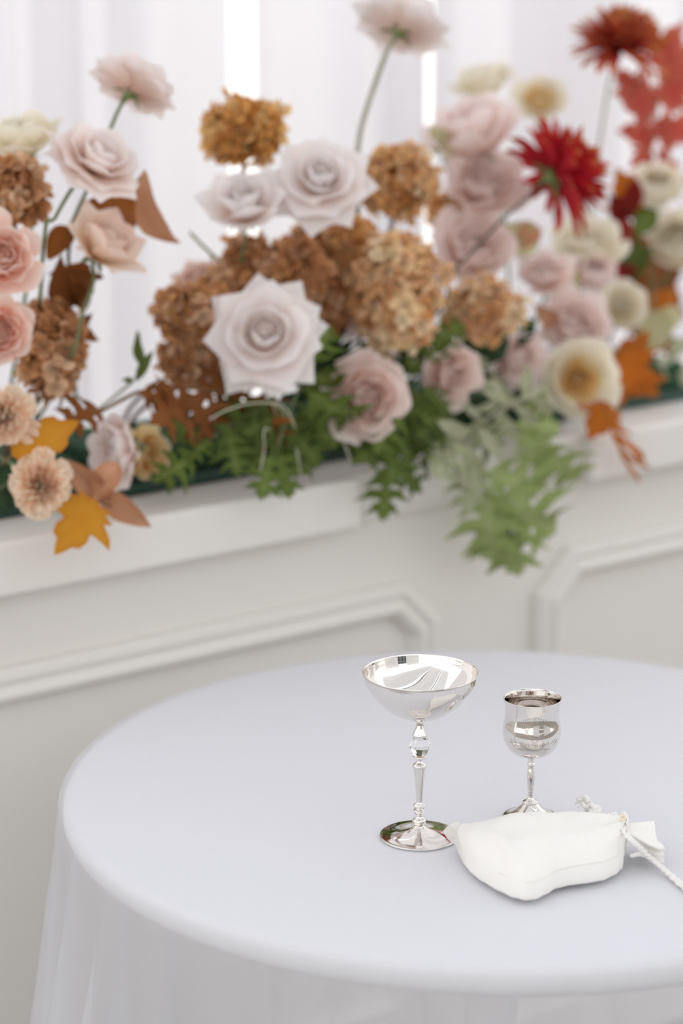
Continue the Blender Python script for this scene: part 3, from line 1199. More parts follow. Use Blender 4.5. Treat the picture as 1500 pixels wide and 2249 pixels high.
def hydrangea(label, px, py, wx, hy, t, axis, pal, n=95, fs=.0135, way=None, foot=None):
    c = at(px, py, t)
    k = depth(c) / F_PX
    a = view_dir(axis)
    fs *= .92
    n = int(n * 1.25)
    rx, ry = wx / 2 * k - fs * .6, hy / 2 * k - fs * .6
    rz = (rx + ry) / 2 * .85
    ft = foot or foot_for(c)
    root = thing('dried_hydrangea', label, 'flower', ft)
    base = c - ft
    mat = HM[pal]
    stalks_V, stalks_F = [], []
    hub = base - a * (ry * .55)
    for i in range(n):
        q = (i + .5) / n
        zc_ = 1 - 2 * q
        an = i * 2.39996
        rr = math.sqrt(max(0, 1 - zc_ * zc_))
        d = Vector((rr * math.cos(an), rr * math.sin(an), zc_))
        # screen aligned ellipsoid so the head keeps its real outline
        jit = RNG.uniform(.72, 1.02) * (1.0 + .22 * noise.noise(d * 1.9 + Vector((px * .01, py * .01, 0))))
        if RNG.random() < .06:
            jit *= 1.10
        off = (RT * d.x * rx + UP * d.y * ry + FW * d.z * rz) * jit
        if off.normalized().dot(a) < -.80:
            continue
        nrm = (RT * d.x / rx + UP * d.y / ry + FW * d.z / rz).normalized()
        nrm = (nrm + Vector((RNG.uniform(-.8, .8), RNG.uniform(-.8, .8), RNG.uniform(-.6, .9)))).normalized()
        f = fs * RNG.uniform(.75, 1.3)
        M = T(base + off) @ axis_rot(nrm, RNG.uniform(0, 6.28)) @ Matrix.Diagonal((f, f, f, 1))
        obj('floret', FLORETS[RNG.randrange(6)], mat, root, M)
        v, fa = tube_vf([hub, hub.lerp(base + off, .5) + a * ry * .12, base + off], .0008, 3, False)
        o_ = len(stalks_V)
        stalks_V += v
        stalks_F += [tuple(x + o_ for x in y) for y in fa]
    sk = obj('flower_stalks', mesh('stalks', stalks_V, stalks_F), MAT['stem_brown'], root)
    sk['kind'] = 'stuff'
    wp = [at(x, y, t) for x, y in way] if way else None
    stem_part(root, stem_pts(hub + ft, a, ft, ry * .3, wp), .0028, MAT['stem_brown'])
    return root


# --- spider chrysanthemum
def ray_petal(L, th0, th1, wd, seed):
    rn = random.Random(seed)
    V, F, A = [], [], []
    r, z = .05, 0
    n = 7
    for i in range(n + 1):
        v = i / n
        th = R_(th0 + (th1 - th0) * v)
        if i:
            r += L * math.sin(th) / n
            z += L * math.cos(th) / n
        w_ = wd * (.35 + .9 * math.sin(min(1, v * 1.02) * PI * .86)) if i < n else wd * .12
        nr, nz_ = math.cos(th), -math.sin(th)
        for u in (-1, 0, 1):
            d = -abs(u) * w_ * .55
            V.append(Vector((r + nr * d, u * w_ + .02 * math.sin(v * 4 + seed), z + nz_ * d)))
            A.append(v)
    for i in range(n):
        for j in range(2):
            F.append((i * 3 + j, i * 3 + j + 1, i * 3 + j + 4, i * 3 + j + 3))
    return mesh('ray_petal', V, F, True, A)


MUM_L = [(16, [ray_petal(1.0, 84, 112, .085, s) for s in (1, 2)], -.02, .10, 8),
         (18, [ray_petal(.95, 74, 84, .078, s) for s in (3, 4)], .0, .10, 9),
         (20, [ray_petal(.90, 60, 58, .072, s) for s in (5, 6)], .02, .10, 9),
         (20, [ray_petal(.86, 46, 38, .066, s) for s in (7, 8)], .03, .10, 9),
         (22, [ray_petal(.80, 32, 20, .058, s) for s in (9, 10)], .04, .10, 9),
         (20, [ray_petal(.72, 16, 4, .050, s) for s in (11, 12)], .05, .10, 8)]
MUM_T = [template(MUM_L, sd) for sd in (20, 21)]
PC['red'] = petal_mat('petal_red', [(0, (170, 24, 36)), (.6, (196, 34, 50)), (.86, (194, 54, 46)), (1, (218, 160, 96))], .25, .25)
PC['rust'] = petal_mat('petal_rust', [(0, (164, 40, 34)), (.55, (186, 64, 48)), (.85, (198, 104, 66)), (1, (220, 160, 104))], .25, .25)


def mum(label, px, py, size, t, axis, col, way=None, stem='stem_dark'):
    c = at(px, py, t)
    R = size / 2 * depth(c) / F_PX
    a = view_dir(axis)
    ft = foot_for(c, ds=-.05)
    if way:
        ft = foot_for(at(way[-1][0], way[-1][1], t))
    root = thing('spider_chrysanthemum', label, 'flower', ft)
    M = T(c - ft) @ axis_rot(a, RNG.uniform(0, 6.28)) @ Matrix.Diagonal((R, R, R, 1))
    for pm, pM, li in MUM_T[RNG.randrange(2)]:
        obj('ray_petal', pm, PC[col], root, M @ pM)
    obj('calyx', CALYX, MAT['calyx'], root, M)
    wp = [at(x, y, t) for x, y in way] if way else None
    stem_part(root, stem_pts(c, a, ft, R, wp), .0020, MAT[stem])
    return root


# --- leaves
def oak_mesh(seed, lobes=4):
    """pin oak leaf, unit length along +y, deep pointed lobes"""
    rn = random.Random(seed)
    B = [(.012, .0, 0), (.016, .14, .14)]           # half width, edge y, midrib y
    y = .16
    dy = .70 / lobes
    for i in range(lobes):
        big = (.22, .36, .40, .28)[i] if lobes >= 4 else (.30, .42, .30)[i]
        big *= rn.uniform(.9, 1.12)
        B.append((.085, y + dy * .10, y + dy * .04))
        B.append((big * .66, y + dy * .18, y + dy * .20))
        B.append((big * .86, y + dy * .52, y + dy * .36))
        B.append((big * 1.22, y + dy * 1.10, y + dy * .52))
        B.append((big * .58, y + dy * .78, y + dy * .66))
        B.append((.10, y + dy * .88, y + dy * .88))
        y += dy
    B += [(.13, .90, .90), (.06, .93, .93), (.004, 1.0, 1.0)]
    V, F, A = [], [], []
    bend = rn.uniform(-.10, .22)
    fold_ = rn.uniform(.10, .35)
    tw = rn.uniform(-.3, .3)

    def lift(x, y_):
        return bend * math.sin(y_ * PI) + fold_ * abs(x) + tw * x * y_ + .04 * math.sin(x * 14 + y_ * 9 + seed)
    for hw, ye, ym in B:
        for f_, yy in ((-1, ye), (-.5, (ye + ym) / 2), (0, ym), (.5, (ye + ym) / 2), (1, ye)):
            x = hw * f_
            V.append(Vector((x, yy, lift(x, yy))))
            A.append(abs(f_))
    for i in range(len(B) - 1):
        for j in range(4):
            F.append((i * 5 + j, i * 5 + j + 1, i * 5 + j + 6, i * 5 + j + 5))
    return mesh('oak_leaf', V, F, True, A)


def maple_mesh(seed, deep=.5, curlv=.12):
    rn = random.Random(seed)
    O = [(0, 0), (.10, .05), (.26, .02), (.22, .10), (.36, .16), (.27, .22), (.44, .36), (.52, .50), (.40, .48), (.30, .46),
         (.20, .46), (.24, .60), (.20, .72), (.12, .76), (.06, .90), (0, 1.0)]
    O = [(x * rn.uniform(.95, 1.05), y) for x, y in O]
    ring = O + [(-x, y) for x, y in O[-2:0:-1]]
    c = (0, .34)
    V, F, A = [], [], []

    def lift(x, y):
        return curlv * (abs(x) * .9 + (y - .35) ** 2 * .5) + .05 * math.sin(7 * x + seed) * math.sin(6 * y + seed)
    V.append(Vector((c[0], c[1], lift(*c))))
    A.append(0)
    for f_ in (.5, 1):
        for x, y in ring:
            xx, yy = c[0] + (x - c[0]) * f_, c[1] + (y - c[1]) * f_
            V.append(Vector((xx, yy, lift(xx, yy))))
            A.append(f_)
    n = len(ring)
    for k in range(n):
        F.append((0, 1 + k, 1 + (k + 1) % n))
        F.append((1 + k, 1 + n + k, 1 + n + (k + 1) % n, 1 + (k + 1) % n))
    return mesh('maple_leaf', V, F, True, A)


def blade_mesh(seed, wd, bend, fold_, curlv=0.0):
    """plain pointed leaf"""
    rn = random.Random(seed)
    V, F, A = [], [], []
    for i in range(9):
        v = i / 8
        hw = wd * math.sin(min(1, v * .97 + .03) * PI) ** .8 + .004
        for u in (-1, -.5, 0, .5, 1):
            x = hw * u
            V.append(Vector((x, v, bend * math.sin(v * PI) + fold_ * abs(x) + curlv * u * u * hw + .03 * math.sin(v * 11 + u * 2 + seed))))
            A.append(abs(u))
    for i in range(8):
        for j in range(4):
            F.append((i * 5 + j, i * 5 + j + 1, i * 5 + j + 6, i * 5 + j + 5))
    return mesh('leaf', V, F, True, A)


OAK = [oak_mesh(i, 3) for i in range(6)]
MAPLE = [maple_mesh(i) for i in range(4)]
CURLED = [blade_mesh(i, .30, .18, .8, .3) for i in range(4)]
SAGE = [blade_mesh(10 + i, .17, .10, .25) for i in range(4)]
FEATHER = [blade_mesh(20 + i, .07, .12, .15) for i in range(3)]
LM = {
    'oak': petal_mat('leaf_oak_green', [(0, (132, 146, 84)), (.15, (104, 122, 56)), (1, (90, 109, 46))], .3, .35),
    'oak_light': petal_mat('leaf_oak_light', [(0, (180, 192, 138)), (.2, (172, 188, 124)), (1, (160, 178, 110))], .3, .25),
    'oak_dark': petal_mat('leaf_dark_green', [(0, (52, 78, 44)), (1, (38, 62, 36))], .2, .3),
    'copper': petal_mat('leaf_copper', [(0, (150, 92, 44)), (1, (138, 82, 38))], .3, .35),
    'tan': petal_mat('leaf_tan', [(0, (218, 168, 134)), (1, (200, 146, 110))], .3, .2),
    'yellow': petal_mat('leaf_yellow', [(0, (218, 150, 40)), (.6, (216, 152, 46)), (1, (206, 136, 40))], .35, .1),
    'orange': petal_mat('leaf_orange', [(0, (206, 116, 24)), (1, (196, 110, 34))], .35, .15),
    'redleaf': petal_mat('leaf_red', [(0, (196, 76, 60)), (.6, (196, 92, 80)), (1, (210, 116, 88))], .4, .2),
    'wine': petal_mat('leaf_wine', [(0, (120, 26, 20)), (1, (140, 40, 30))], .3, .25),
    'sage': petal_mat('leaf_sage', [(0, (192, 194, 164)), (1, (178, 182, 150))], .3, .2),
    'greygreen': petal_mat('leaf_greygreen', [(0, (190, 196, 160)), (1, (160, 170, 128))], .3, .2),
    'pale': petal_mat('leaf_pale', [(0, (206, 200, 158)), (1, (196, 190, 146))], .35, .1),
}


def leaf_M(B, Tp, face=None, roll=0.0, wide=1.0):
    y = Tp - B
    L = y.length
    y.normalize()
    n = face if face is not None else -FW
    n = (n - y * n.dot(y)).normalized()
    x = y.cross(n)
    M = Matrix(((x.x * wide, y.x, n.x, B.x), (x.y * wide, y.y, n.y, B.y), (x.z * wide, y.z, n.z, B.z), (0, 0, 0, 1)))
    return M @ Matrix.Rotation(roll, 4, 'Y') @ Matrix.Scale(L, 4)


def branch(name, label, cat, path, t, leaves, meshes, mat, stem='stem', r=.0016, wide=1.0, pname='leaf', foot=None, group=None):
    """path: pixels of the twig; leaves: (base px, base py, tip px, tip py[, dt])"""
    pts = [at(x, y, t) for x, y in path]
    root = thing(name, label, cat, foot or pts[0], group)
    if len(pts) > 1:
        stem_part(root, smooth_path(pts, 12), r, MAT[stem])
    for L in leaves:
        dt = L[4] if len(L) > 4 else RNG.uniform(-.03, .03)
        B = at(L[0], L[1], t + dt * .3)
        lk = 1.2 if (len(L) < 5 and meshes is OAK) else 1.0
        Tp = at(L[0] + (L[2] - L[0]) * lk, L[1] + (L[3] - L[1]) * lk, t + dt)
        roll = RNG.uniform(-.55, .55)
        mt = LM[L[5]] if len(L) > 5 else LM[mat]
        obj(pname, RNG.choice(meshes), mt, root, T(-root.location) @ leaf_M(B, Tp, None, roll, wide))
    return root


def single_leaf(name, label, bx, by, tx, ty, t, ms, mat, stalk=None, dt=0.0, roll=0.0, wide=1.0, group=None):
    B, Tp = at(bx, by, t), at(tx, ty, t + dt)
    root = thing(name, label, 'leaf', B, group)
    obj('leaf_blade', ms, LM[mat], root, T(-B) @ leaf_M(B, Tp, None, roll, wide))
    if stalk:
        stem_part(root, smooth_path([B] + [at(x, y, t + .01) for x, y in stalk], 8), .0012, MAT['stem_brown'], 'leaf_stalk')
    return root


exec_layout = True
# ------------------------------------------------------------------ roses and other blooms
bloom('blush_rose', 'tall side-on blush rose held above the others on a bare stem', 300, 180, 205, .06, (.42, .80, -.30), 'open', 'blush', [(262, 238), (236, 300), (190, 420), (150, 560)])
bloom('blush_rose', 'wide open blush rose tilted right beside a hanging copper leaf', 215, 350, 225, .0, (.50, .62, .55), 'open', 'blush', [(160, 412), (120, 480), (95, 540)])
bloom('cream_rose', 'cream rose with greenish outer petals behind the tilted blush rose', 50, 312, 195, .10, (-.1, .75, .4), 'half', 'cream')
bloom('peach_rose', 'larger peach pink garden rose stacked above its twin', 2, 566, 180, -.02, (.30, .10, .9), 'garden', 'peach')
bloom('peach_rose', 'lower peach pink garden rose above the big brown hydrangea', -2, 728, 160, -.02, (.30, .0, .9), 'garden', 'peach')
bloom('peach_rose', 'pale peach rose seen from its side under the copper leaves', 228, 538, 200, .0, (.45, .50, .40), 'half', 'peachcream', [(205, 620), (180, 690), (150, 800)])
bloom('peach_carnation', 'peach carnation above the upper yellow maple leaf', 8, 915, 135, -.05, (.3, -.05, .9), 'frilled', 'carnation')
bloom('peach_carnation', 'small peach carnation between the two yellow maple leaves', 88, 1065, 140, -.08, (.15, -.1, .95), 'frilled', 'carnation')
bloom('blush_rose', 'blush garden rose with buttery edge low by the dry leaves', 262, 985, 170, .0, (-.75, .0, .6), 'garden', 'blush')
bloom('cream_rose', 'buttery ruffled rose tucked behind the low blush garden rose', 318, 995, 120, .06, (.5, .0, .6), 'garden', 'butter')
bloom('white_rose', 'white rose with pink heart left of the larger open one', 535, 450, 190, .02, (-.05, .62, .75), 'half', 'white')
bloom('white_rose', 'large open white rose with a sharp tip over the golden hydrangeas', 705, 392, 230, -.01, (.05, .42, .85), 'open', 'white')
bloom('white_rose', 'wide white rose with many pointed petals above the green oak leaves', 583, 733, 262, -.06, (.02, .12, .98), 'open', 'white')
bloom('white_rose', 'tallest white rose seen from below on a long bare stem', 885, 45, 215, .08, (.30, .80, -.38), 'open', 'white', [(858, 92), (832, 160), (805, 240), (788, 310), (785, 420)], stem='stem_pale', srad=.0032)
bloom('pink_rose', 'mauve beige rose half hidden behind the tan hydrangea', 440, 622, 130, .14, (-.2, .6, .5), 'half', 'mauve')
bloom('pink_rose', 'muted pink bud behind the pointed white rose', 488, 815, 90, .06, (.1, .1, .9), 'half', 'mauve')
bloom('pink_rose', 'pale pink rose showing left of the large light hydrangea', 782, 690, 105, .07, (-.5, .0, .7), 'half', 'pink')
bloom('pink_rose', 'pale pink rose showing under the large light hydrangea', 905, 745, 105, .06, (.4, -.3, .7), 'half', 'pink')
bloom('pink_garden_rose', 'dusty pink garden rose hanging low among green oak leaves', 803, 872, 192, -.05, (.18, -.05, .95), 'garden', 'dusty')
bloom('pink_garden_rose', 'dusty pink rose facing down right of the low garden rose', 988, 822, 142, -.01, (.35, -.25, .8), 'garden', 'dusty')
bloom('pink_garden_rose', 'pale pink drooping rose beside the dark green leaf', 1135, 785, 145, .04, (.3, -.35, .7), 'half', 'pink')
bloom('pink_peony', 'upright pale pink peony beside the cream roses', 1045, 303, 210, .12, (-.3, .75, .4), 'garden', 'pink', squash=1.2)
bloom('pink_peony', 'pale pink peony behind the petals of the red chrysanthemum', 1062, 410, 190, .10, (.1, .35, .8), 'garden', 'pink')
bloom('pink_rose', 'soft pink rose crossed by the thin dark stem', 1035, 550, 192, .08, (.1, .45, .8), 'garden', 'pink')
bloom('cream_rose', 'pale cream rose standing highest behind the peony', 1060, 188, 155, .26, (-.2, .8, .3), 'half', 'cream')
bloom('cream_rose', 'cream rose with yellow heart just above the red chrysanthemum', 1185, 222, 136, .26, (.0, .5, .8), 'english', 'cream', inner='butter')
bloom('cream_rose', 'cream rose under the wine red leaves beside the orange leaf', 1440, 418, 135, .20, (.0, .5, .8), 'round', 'cream')
bloom('cream_rose', 'cream rose beside the feathery green sprays', 1490, 532, 155, .18, (-.2, .2, .9), 'round', 'cream')
bloom('cream_rose', 'broad cream rose under the red chrysanthemum', 1288, 545, 172, .14, (.0, .65, .7), 'garden', 'cream')
bloom('pink_rose', 'pink rose bud right of the small tan hydrangea', 1198, 605, 134, .08, (-.1, .55, .7), 'half', 'pink')
bloom('pink_rose', 'small round pink bud between two cream roses', 1305, 605, 106, .10, (.0, .5, .8), 'round', 'pink')
bloom('pink_rose', 'pink rose sitting on top of the buttery english rose', 1262, 712, 162, .05, (.1, .35, .9), 'garden', 'pink')
bloom('pink_rose', 'small pink bloom overlapping the buttery english rose', 1285, 765, 90, .03, (.2, .25, .9), 'round', 'pink')
bloom('cream_rose', 'small cream ranunculus left of the pale leaves', 1365, 672, 124, .12, (.0, .3, .9), 'english', 'cream')
bloom('english_rose', 'buttery english rose with apricot middle facing outward over the ledge', 1272, 832, 188, .0, (.05, -.02, .98), 'english', 'cream', inner='butter')

# ------------------------------------------------------------------ dried hydrangeas
hydrangea('brown dried hydrangea between the cream rose and the peach roses', 30, 425, 150, 180, .05, (0, .8, .3), 'brown')
hydrangea('big brown dried hydrangea beside the lower peach rose', 112, 770, 165, 240, .03, (.1, .6, .6), 'brown', 130)
hydrangea('amber dried hydrangea standing alone against the white curtain', 535, 292, 190, 180, .10, (0, .9, .2), 'amber', 110)
hydrangea('golden dried hydrangea right of the upper open white rose', 875, 400, 190, 195, .06, (.1, .8, .4), 'golden', 110)
hydrangea('brown dried hydrangea just above the pointed white rose', 640, 605, 190, 190, .04, (0, .6, .7), 'brown', 115)
hydrangea('brown dried hydrangea left behind the pointed white rose', 545, 580, 130, 140, .08, (-.2, .7, .5), 'brown', 80)
hydrangea('largest dried hydrangea, pale golden, in the middle of the flowers', 868, 640, 225, 290, -.02, (.1, .4, .9), 'light', 190)
hydrangea('orange brown dried hydrangea left behind the largest pale one', 765, 560, 150, 170, .05, (0, .7, .6), 'golden', 90)
hydrangea('small tan dried hydrangea under the thin dark stem', 1060, 682, 195, 150, .02, (.1, .6, .7), 'light', 100)
hydrangea('ragged tan dried hydrangea left of the pointed white rose', 425, 690, 190, 150, .04, (-.3, .6, .6), 'brown', 95)
hydrangea('small tan dried hydrangea hanging below the ragged one', 410, 790, 130, 120, .05, (-.2, .4, .7), 'brown', 60)

hydrangea('brown dried hydrangea tucked between the two open white roses', 700, 545, 150, 130, .08, (0, .7, .5), 'brown', 70)
hydrangea('brown dried hydrangea right of the pointed white rose', 705, 670, 120, 150, .04, (0, .5, .8), 'brown', 70)
hydrangea('brown dried hydrangea between ragged hydrangea and pointed white rose', 500, 640, 130, 130, .07, (0, .6, .6), 'brown', 70)
hydrangea('small amber hydrangea behind the two pale pink peonies', 985, 470, 90, 110, .14, (0, .6, .6), 'golden', 45)

# ------------------------------------------------------------------ chrysanthemums
mum('red spider chrysanthemum leaning right on a thin dark stem, back showing', 1212, 388, 268, .02, (.68, .50, -.28), 'red', [(1150, 440), (1090, 495), (1030, 560), (985, 612), (965, 680)])
mum('rust red chrysanthemum held high beside red maple leaves', 1355, 105, 225, .20, (.1, .84, .48), 'rust', [(1338, 180), (1325, 260), (1312, 350), (1300, 460)], 'stem_pale')

# ------------------------------------------------------------------ leaves
single_leaf('copper_leaf', 'large folded copper brown leaf hanging point down against the curtain', 318, 375, 372, 538, .03, CURLED[0], 'tan', [(300, 400)], roll=.3, wide=.5)
single_leaf('copper_leaf', 'dark copper leaf behind the pale peach rose', 300, 470, 190, 440, .07, CURLED[1], 'copper', wide=1.1)
single_leaf('copper_leaf', 'narrow dark copper leaf beside the peach garden rose', 105, 570, 160, 500, .06, CURLED[2], 'copper')
single_leaf('maple_leaf', 'upper yellow maple leaf beside the peach carnation', 25, 1000, 175, 925, -.05, MAPLE[0], 'yellow', [(5, 1020)], wide=1.05, dt=-.02)
single_leaf('maple_leaf', 'lower yellow maple leaf hanging over the front of the ledge', 212, 1100, 118, 1222, -.075, MAPLE[1], 'yellow', [(245, 1112)], wide=1.05, dt=-.01)
single_leaf('dry_leaf', 'curled tan leaf lying on the ledge with its tip outward', 225, 1085, 332, 1158, -.03, CURLED[3], 'tan', wide=.7, dt=-.05)
single_leaf('dry_leaf', 'curled tan leaf leaning against the low blush garden rose', 205, 1100, 262, 1015, -.03, CURLED[0], 'tan', wide=1.0)
single_leaf('dry_leaf', 'small brown leaf between yellow maple leaf and blush rose', 140, 1010, 215, 1075, -.02, CURLED[1], 'tan', wide=.9)
single_leaf('copper_leaf', 'russet leaf between red chrysanthemum and soft pink rose', 1130, 550, 1180, 495, .12, CURLED[2], 'tan', wide=1.0)
single_leaf('copper_leaf', 'russet leaf between the pink bud and the dark green leaf', 1210, 715, 1172, 668, .06, CURLED[3], 'tan', wide=1.0)
single_leaf('cream_petal_leaf', 'pale cream leaf under the hanging red petals', 1180, 545, 1100, 500, .12, SAGE[1], 'pale', wide=2.0)
single_leaf('pale_leaf', 'pale green leaf between the pink buds', 1250, 660, 1255, 580, .10, SAGE[0], 'pale', wide=1.6)
branch('wine_leaf_branch', 'copper and wine leaves low behind the ranunculus', 'leaves', [(1440, 880), (1450, 760), (1440, 620)], .24,
       [(1440, 640, 1380, 560), (1445, 660, 1500, 600), (1445, 690, 1390, 640), (1448, 700, 1510, 680), (1445, 740, 1380, 720), (1448, 760, 1500, 800), (1445, 800, 1390, 850), (1442, 640, 1450, 540), (1445, 720, 1430, 630)],
       SAGE, 'copper', 'stem_brown', wide=2.4)
single_leaf('orange_leaf', 'orange leaf beside the buttery english rose', 1350, 850, 1420, 730, .08, MAPLE[2], 'orange', dt=.03)
single_leaf('orange_leaf', 'lower orange leaf right of the buttery english rose', 1350, 800, 1445, 870, .07, MAPLE[3], 'orange')
single_leaf('orange_leaf', 'orange leaf hanging over the ledge under the english rose', 1340, 885, 1290, 968, -.035, MAPLE[0], 'orange', wide=1.2)
single_leaf('orange_leaf', 'orange leaf left of the cream rose under the red leaves', 1400, 470, 1350, 365, .22, MAPLE[1], 'orange')
single_leaf('dark_green_leaf', 'broad dark green leaf under the small tan hydrangea', 1110, 720, 1010, 790, .03, SAGE[0], 'oak_dark', wide=2.2)
single_leaf('dark_green_leaf', 'dark green leaf between two drooping pink roses', 1170, 700, 1140, 760, .03, SAGE[1], 'oak_dark', wide=1.6)
single_leaf('pale_leaf', 'pale yellow green leaf right of the small ranunculus', 1400, 700, 1470, 750, .14, SAGE[2], 'pale', wide=2.4)
single_leaf('pale_leaf', 'pale upright leaf over the orange leaves', 1440, 720, 1495, 680, .15, SAGE[3], 'pale', wide=1.8)

branch('red_maple_branch', 'branch of red maple leaves around the high chrysanthemum', 'leaves', [(1440, 470), (1430, 340), (1450, 200), (1470, 80)], .24,
       [(1440, 150, 1500, 40), (1430, 120, 1430, 30, .0, 'orange'), (1450, 230, 1530, 150), (1440, 240, 1345, 200), (1435, 300, 1350, 290), (1440, 260, 1480, 330), (1430, 330, 1380, 370), (1460, 300, 1540, 260), (1440, 360, 1510, 400), (1400, 200, 1345, 150, .02), (1470, 200, 1520, 90)],
       MAPLE, 'redleaf', 'stem_brown', wide=1.1)
branch('wine_leaf_branch', 'wine red and olive sprays between the cream roses', 'leaves', [(1380, 760), (1385, 640), (1395, 520), (1385, 440)], .20,
       [(1390, 640, 1360, 560), (1390, 600, 1430, 540, .0, 'oak'), (1390, 560, 1345, 480), (1390, 520, 1440, 450, 0, 'oak'), (1385, 480, 1330, 430), (1390, 680, 1340, 640), (1390, 660, 1440, 610, 0, 'copper'), (1390, 700, 1450, 680, 0, 'copper'), (1388, 620, 1400, 520, 0, 'oak'), (1380, 470, 1400, 390), (1385, 720, 1480, 640, 0, 'orange'), (1390, 520, 1320, 520)],
       SAGE, 'wine', 'stem_brown', wide=1.6)

# green oak sprays along the ledge
branch('oak_branch', 'green oak spray under the pointed white rose, spreading left', 'leaves', [(660, 830), (590, 880), (510, 930), (430, 990)], -.03,
       [(430, 985, 345, 1045), (470, 960, 420, 1010), (500, 940, 520, 1030), (540, 910, 470, 890), (560, 900, 555, 1015), (450, 970, 380, 930), (590, 880, 495, 975)],
       OAK, 'oak')
branch('oak_branch', 'green oak spray in the middle, tips hanging over the ledge', 'leaves', [(680, 800), (650, 870), (620, 950), (600, 1010)], -.05,
       [(600, 985, 572, 1100, -.02), (615, 980, 636, 1098, -.02), (640, 900, 550, 945), (650, 880, 725, 970), (660, 850, 775, 905), (630, 930, 695, 1010), (670, 820, 740, 850), (675, 810, 720, 730), (640, 890, 605, 990)],
       OAK, 'oak')
branch('oak_branch', 'oak spray left of the drooping greenery with an upside down leaf', 'leaves', [(900, 880), (870, 950), (850, 1030)], -.05,
       [(850, 1020, 842, 1148, -.02), (865, 1010, 928, 1082, -.01), (870, 950, 790, 1010), (880, 930, 960, 1000), (890, 900, 830, 980), (860, 990, 900, 1000), (895, 890, 950, 930), (870, 960, 860, 1050)],
       OAK, 'oak')
branch('oak_branch', 'long light green oak spray drooping lowest over the white wall', 'leaves', [(960, 850), (1010, 950), (1055, 1050), (1085, 1120)], -.05,
       [(1085, 1090, 1140, 1268, -.02), (1080, 1060, 1218, 1165, -.02), (1065, 1050, 1082, 1240, -.01), (1050, 1030, 1190, 1080, -.02), (1040, 1000, 1030, 1130, -.03, 'greygreen'), (1020, 960, 950, 1050, -.02, 'greygreen'), (1000, 930, 1110, 985, -.02, 'greygreen'), (990, 910, 915, 960, -.02, 'oak')],
       OAK, 'oak_light')
branch('oak_branch', 'short green oak spray between the two dusty pink roses', 'leaves', [(930, 860), (930, 800), (950, 740)], .0,
       [(930, 850, 900, 930), (930, 820, 895, 790), (930, 800, 980, 740), (935, 780, 900, 740), (930, 840, 975, 900), (940, 760, 1010, 720), (930, 860, 960, 960)],
       OAK, 'oak')
branch('oak_branch', 'single light oak leaf spray reaching right above the ledge corner', 'leaves', [(1080, 900), (1140, 940), (1180, 970)], -.02,
       [(1170, 965, 1255, 1040), (1130, 935, 1190, 1000), (1120, 930, 1210, 940)], OAK, 'oak_light')
branch('oak_branch', 'dark oak leaves deep behind the dusty pink roses', 'leaves', [(700, 950), (760, 900), (860, 860), (1000, 870), (1150, 880)], .06,
       [(720, 930, 690, 800), (740, 910, 760, 790), (780, 890, 740, 980), (840, 865, 900, 760), (900, 865, 950, 960), (960, 868, 1010, 960), (1020, 870, 1060, 780), (1080, 875, 1130, 960), (1120, 878, 1190, 860), (1150, 880, 1190, 940), (700, 950, 620, 960), (1060, 870, 1180, 800), (860, 860, 800, 960), (740, 910, 690, 730), (760, 880, 720, 760)],
       OAK, 'oak_dark')
branch('copper_oak_branch', 'copper brown oak spray reaching left to the yellow leaves', 'leaves', [(640, 880), (520, 870), (400, 850), (300, 862), (220, 905), (130, 940)], -.01,
       [(300, 862, 380, 880), (400, 850, 455, 945), (440, 858, 350, 920), (480, 865, 545, 935), (560, 872, 620, 960), (420, 855, 520, 845), (230, 900, 150, 945), (600, 878, 530, 920)],
       OAK, 'copper', 'stem_brown', .0022)
branch('copper_leaf_twig', 'twig of small copper leaves beside the big brown hydrangea', 'leaves', [(130, 900), (160, 760), (185, 680), (205, 610)], .06,
       [(185, 680, 130, 610), (180, 700, 215, 750), (170, 720, 110, 690), (190, 660, 140, 560), (195, 640, 110, 600), (165, 750, 205, 690), (200, 620, 150, 590)],
       CURLED, 'copper', 'stem_brown', wide=.8)
branch('curly_leaf_sprig', 'single wavy green leaf curling against the curtain', 'leaves', [(215, 900), (290, 838), (318, 800)], .02,
       [(318, 815, 298, 728), (300, 835, 335, 770), (290, 838, 268, 835)], SAGE, 'oak', 'stem_pale', wide=.8)
branch('sage_branch', 'grey green velvety spray over the drooping oak leaves', 'leaves', [(1180, 860), (1100, 900), (1020, 960), (980, 1040)], -.06,
       [(1170, 865, 1215, 905), (1150, 875, 1160, 800), (1130, 885, 1180, 930), (1110, 895, 1080, 830), (1090, 905, 1140, 970), (1060, 925, 1010, 880), (1050, 935, 1100, 1010), (1030, 950, 960, 920), (1010, 970, 1060, 1050), (1000, 990, 940, 990), (990, 1010, 1030, 1090), (985, 1030, 955, 1000), (1120, 890, 1060, 860), (1140, 880, 1200, 850)],
       SAGE, 'sage', 'stem_pale', wide=.9)
branch('sage_branch', 'grey green velvety spray behind the drooping pale pink rose', 'leaves', [(1110, 900), (1090, 840), (1060, 780)], .02,
       [(1100, 880, 1040, 900), (1095, 860, 1150, 900), (1090, 840, 1030, 850), (1080, 820, 1120, 870), (1070, 800, 1030, 790), (1105, 890, 1090, 960)],
       SAGE, 'sage', 'stem_pale')
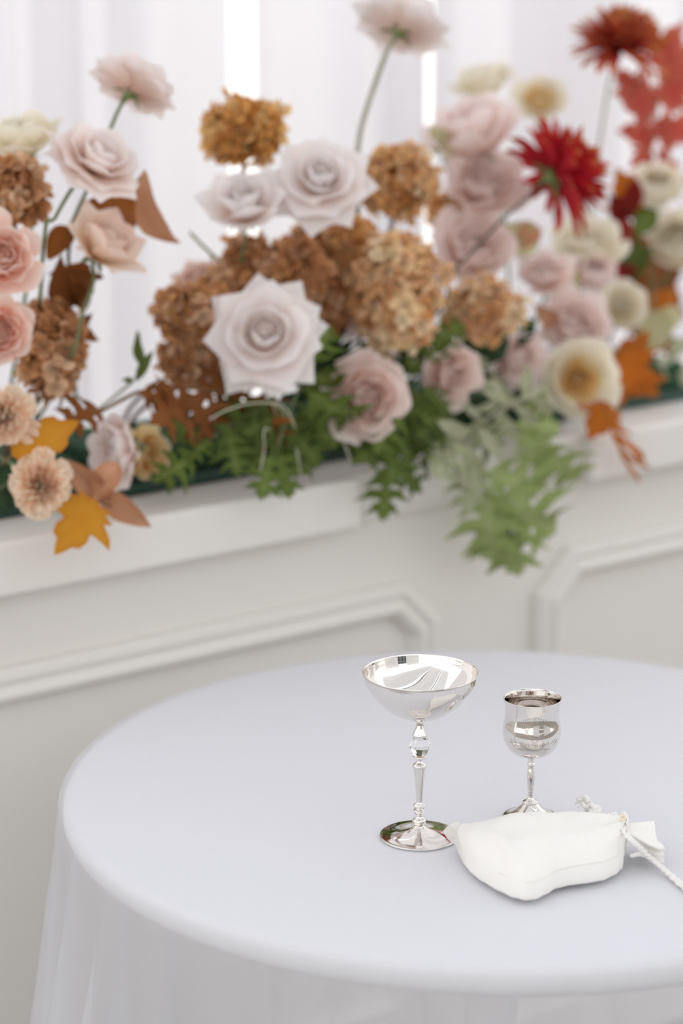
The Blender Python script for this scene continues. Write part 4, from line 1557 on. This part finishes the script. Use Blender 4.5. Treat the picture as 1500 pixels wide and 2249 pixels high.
branch('feather_sprig', 'russet feathery sprig hanging over the right ledge', 'leaves', [(1320, 880), (1345, 950), (1375, 1010), (1400, 1055)], -.05,
       [(1340, 940, 1390, 962), (1345, 950, 1420, 1015), (1365, 990, 1425, 1030), (1375, 1010, 1405, 1062), (1335, 925, 1372, 1000), (1355, 970, 1385, 1040)],
       FEATHER, 'orange', 'stem_brown', .0010, wide=.8)
gr = thing('grass_sprig', 'pale dry grass stems arching over the middle oak spray', 'grass', at(640, 1000, .1))
for pth in ([(640, 1000), (620, 900), (560, 885), (500, 900), (465, 918)], [(640, 1000), (600, 890), (630, 900), (648, 940)], [(640, 1000), (585, 940), (580, 990), (572, 1035)], [(640, 1000), (650, 985), (660, 1040)], [(700, 990), (740, 950), (758, 980), (770, 1012)]):
    stem_part(gr, smooth_path([at(x, y, .1 if i == 0 else -.075) for i, (x, y) in enumerate(pth)], 16), .0008, MAT['grass'], 'grass_stem')
branch('green_twig', 'bare pale twig poking out left below the white roses', 'twig', [(560, 660), (500, 590), (450, 545), (418, 512)], .08, [(440, 535, 415, 505), (460, 552, 470, 575)], FEATHER, 'sage', 'stem_pale', .002)
branch('seed_sprig', 'small beige seed pods beside the pale pink peony', 'twig', [(1000, 420), (975, 350), (960, 300)], .12,
       [(962, 305, 945, 275), (965, 315, 990, 280), (970, 330, 940, 320), (975, 350, 1000, 320), (970, 325, 965, 280)], SAGE, 'pale', 'stem_pale', .0015, wide=2.0)
branch('green_leaf_sprig', 'blue green leaves at the very edge below the carnations', 'leaves', [(-30, 1090), (20, 1060)], .02,
       [(0, 1070, 30, 1010), (-10, 1080, 40, 1110), (0, 1075, 20, 1130), (-20, 1080, -30, 1010)], SAGE, 'oak_dark', 'stem', wide=1.4)
branch('sage_branch', 'grey green spray at the right end of the ledge', 'leaves', [(1500, 900), (1480, 840), (1470, 760)], .10,
       [(1490, 880, 1440, 850), (1485, 850, 1530, 800), (1480, 830, 1430, 790), (1475, 790, 1510, 740), (1490, 870, 1530, 860)], SAGE, 'sage', 'stem_pale', wide=1.5)
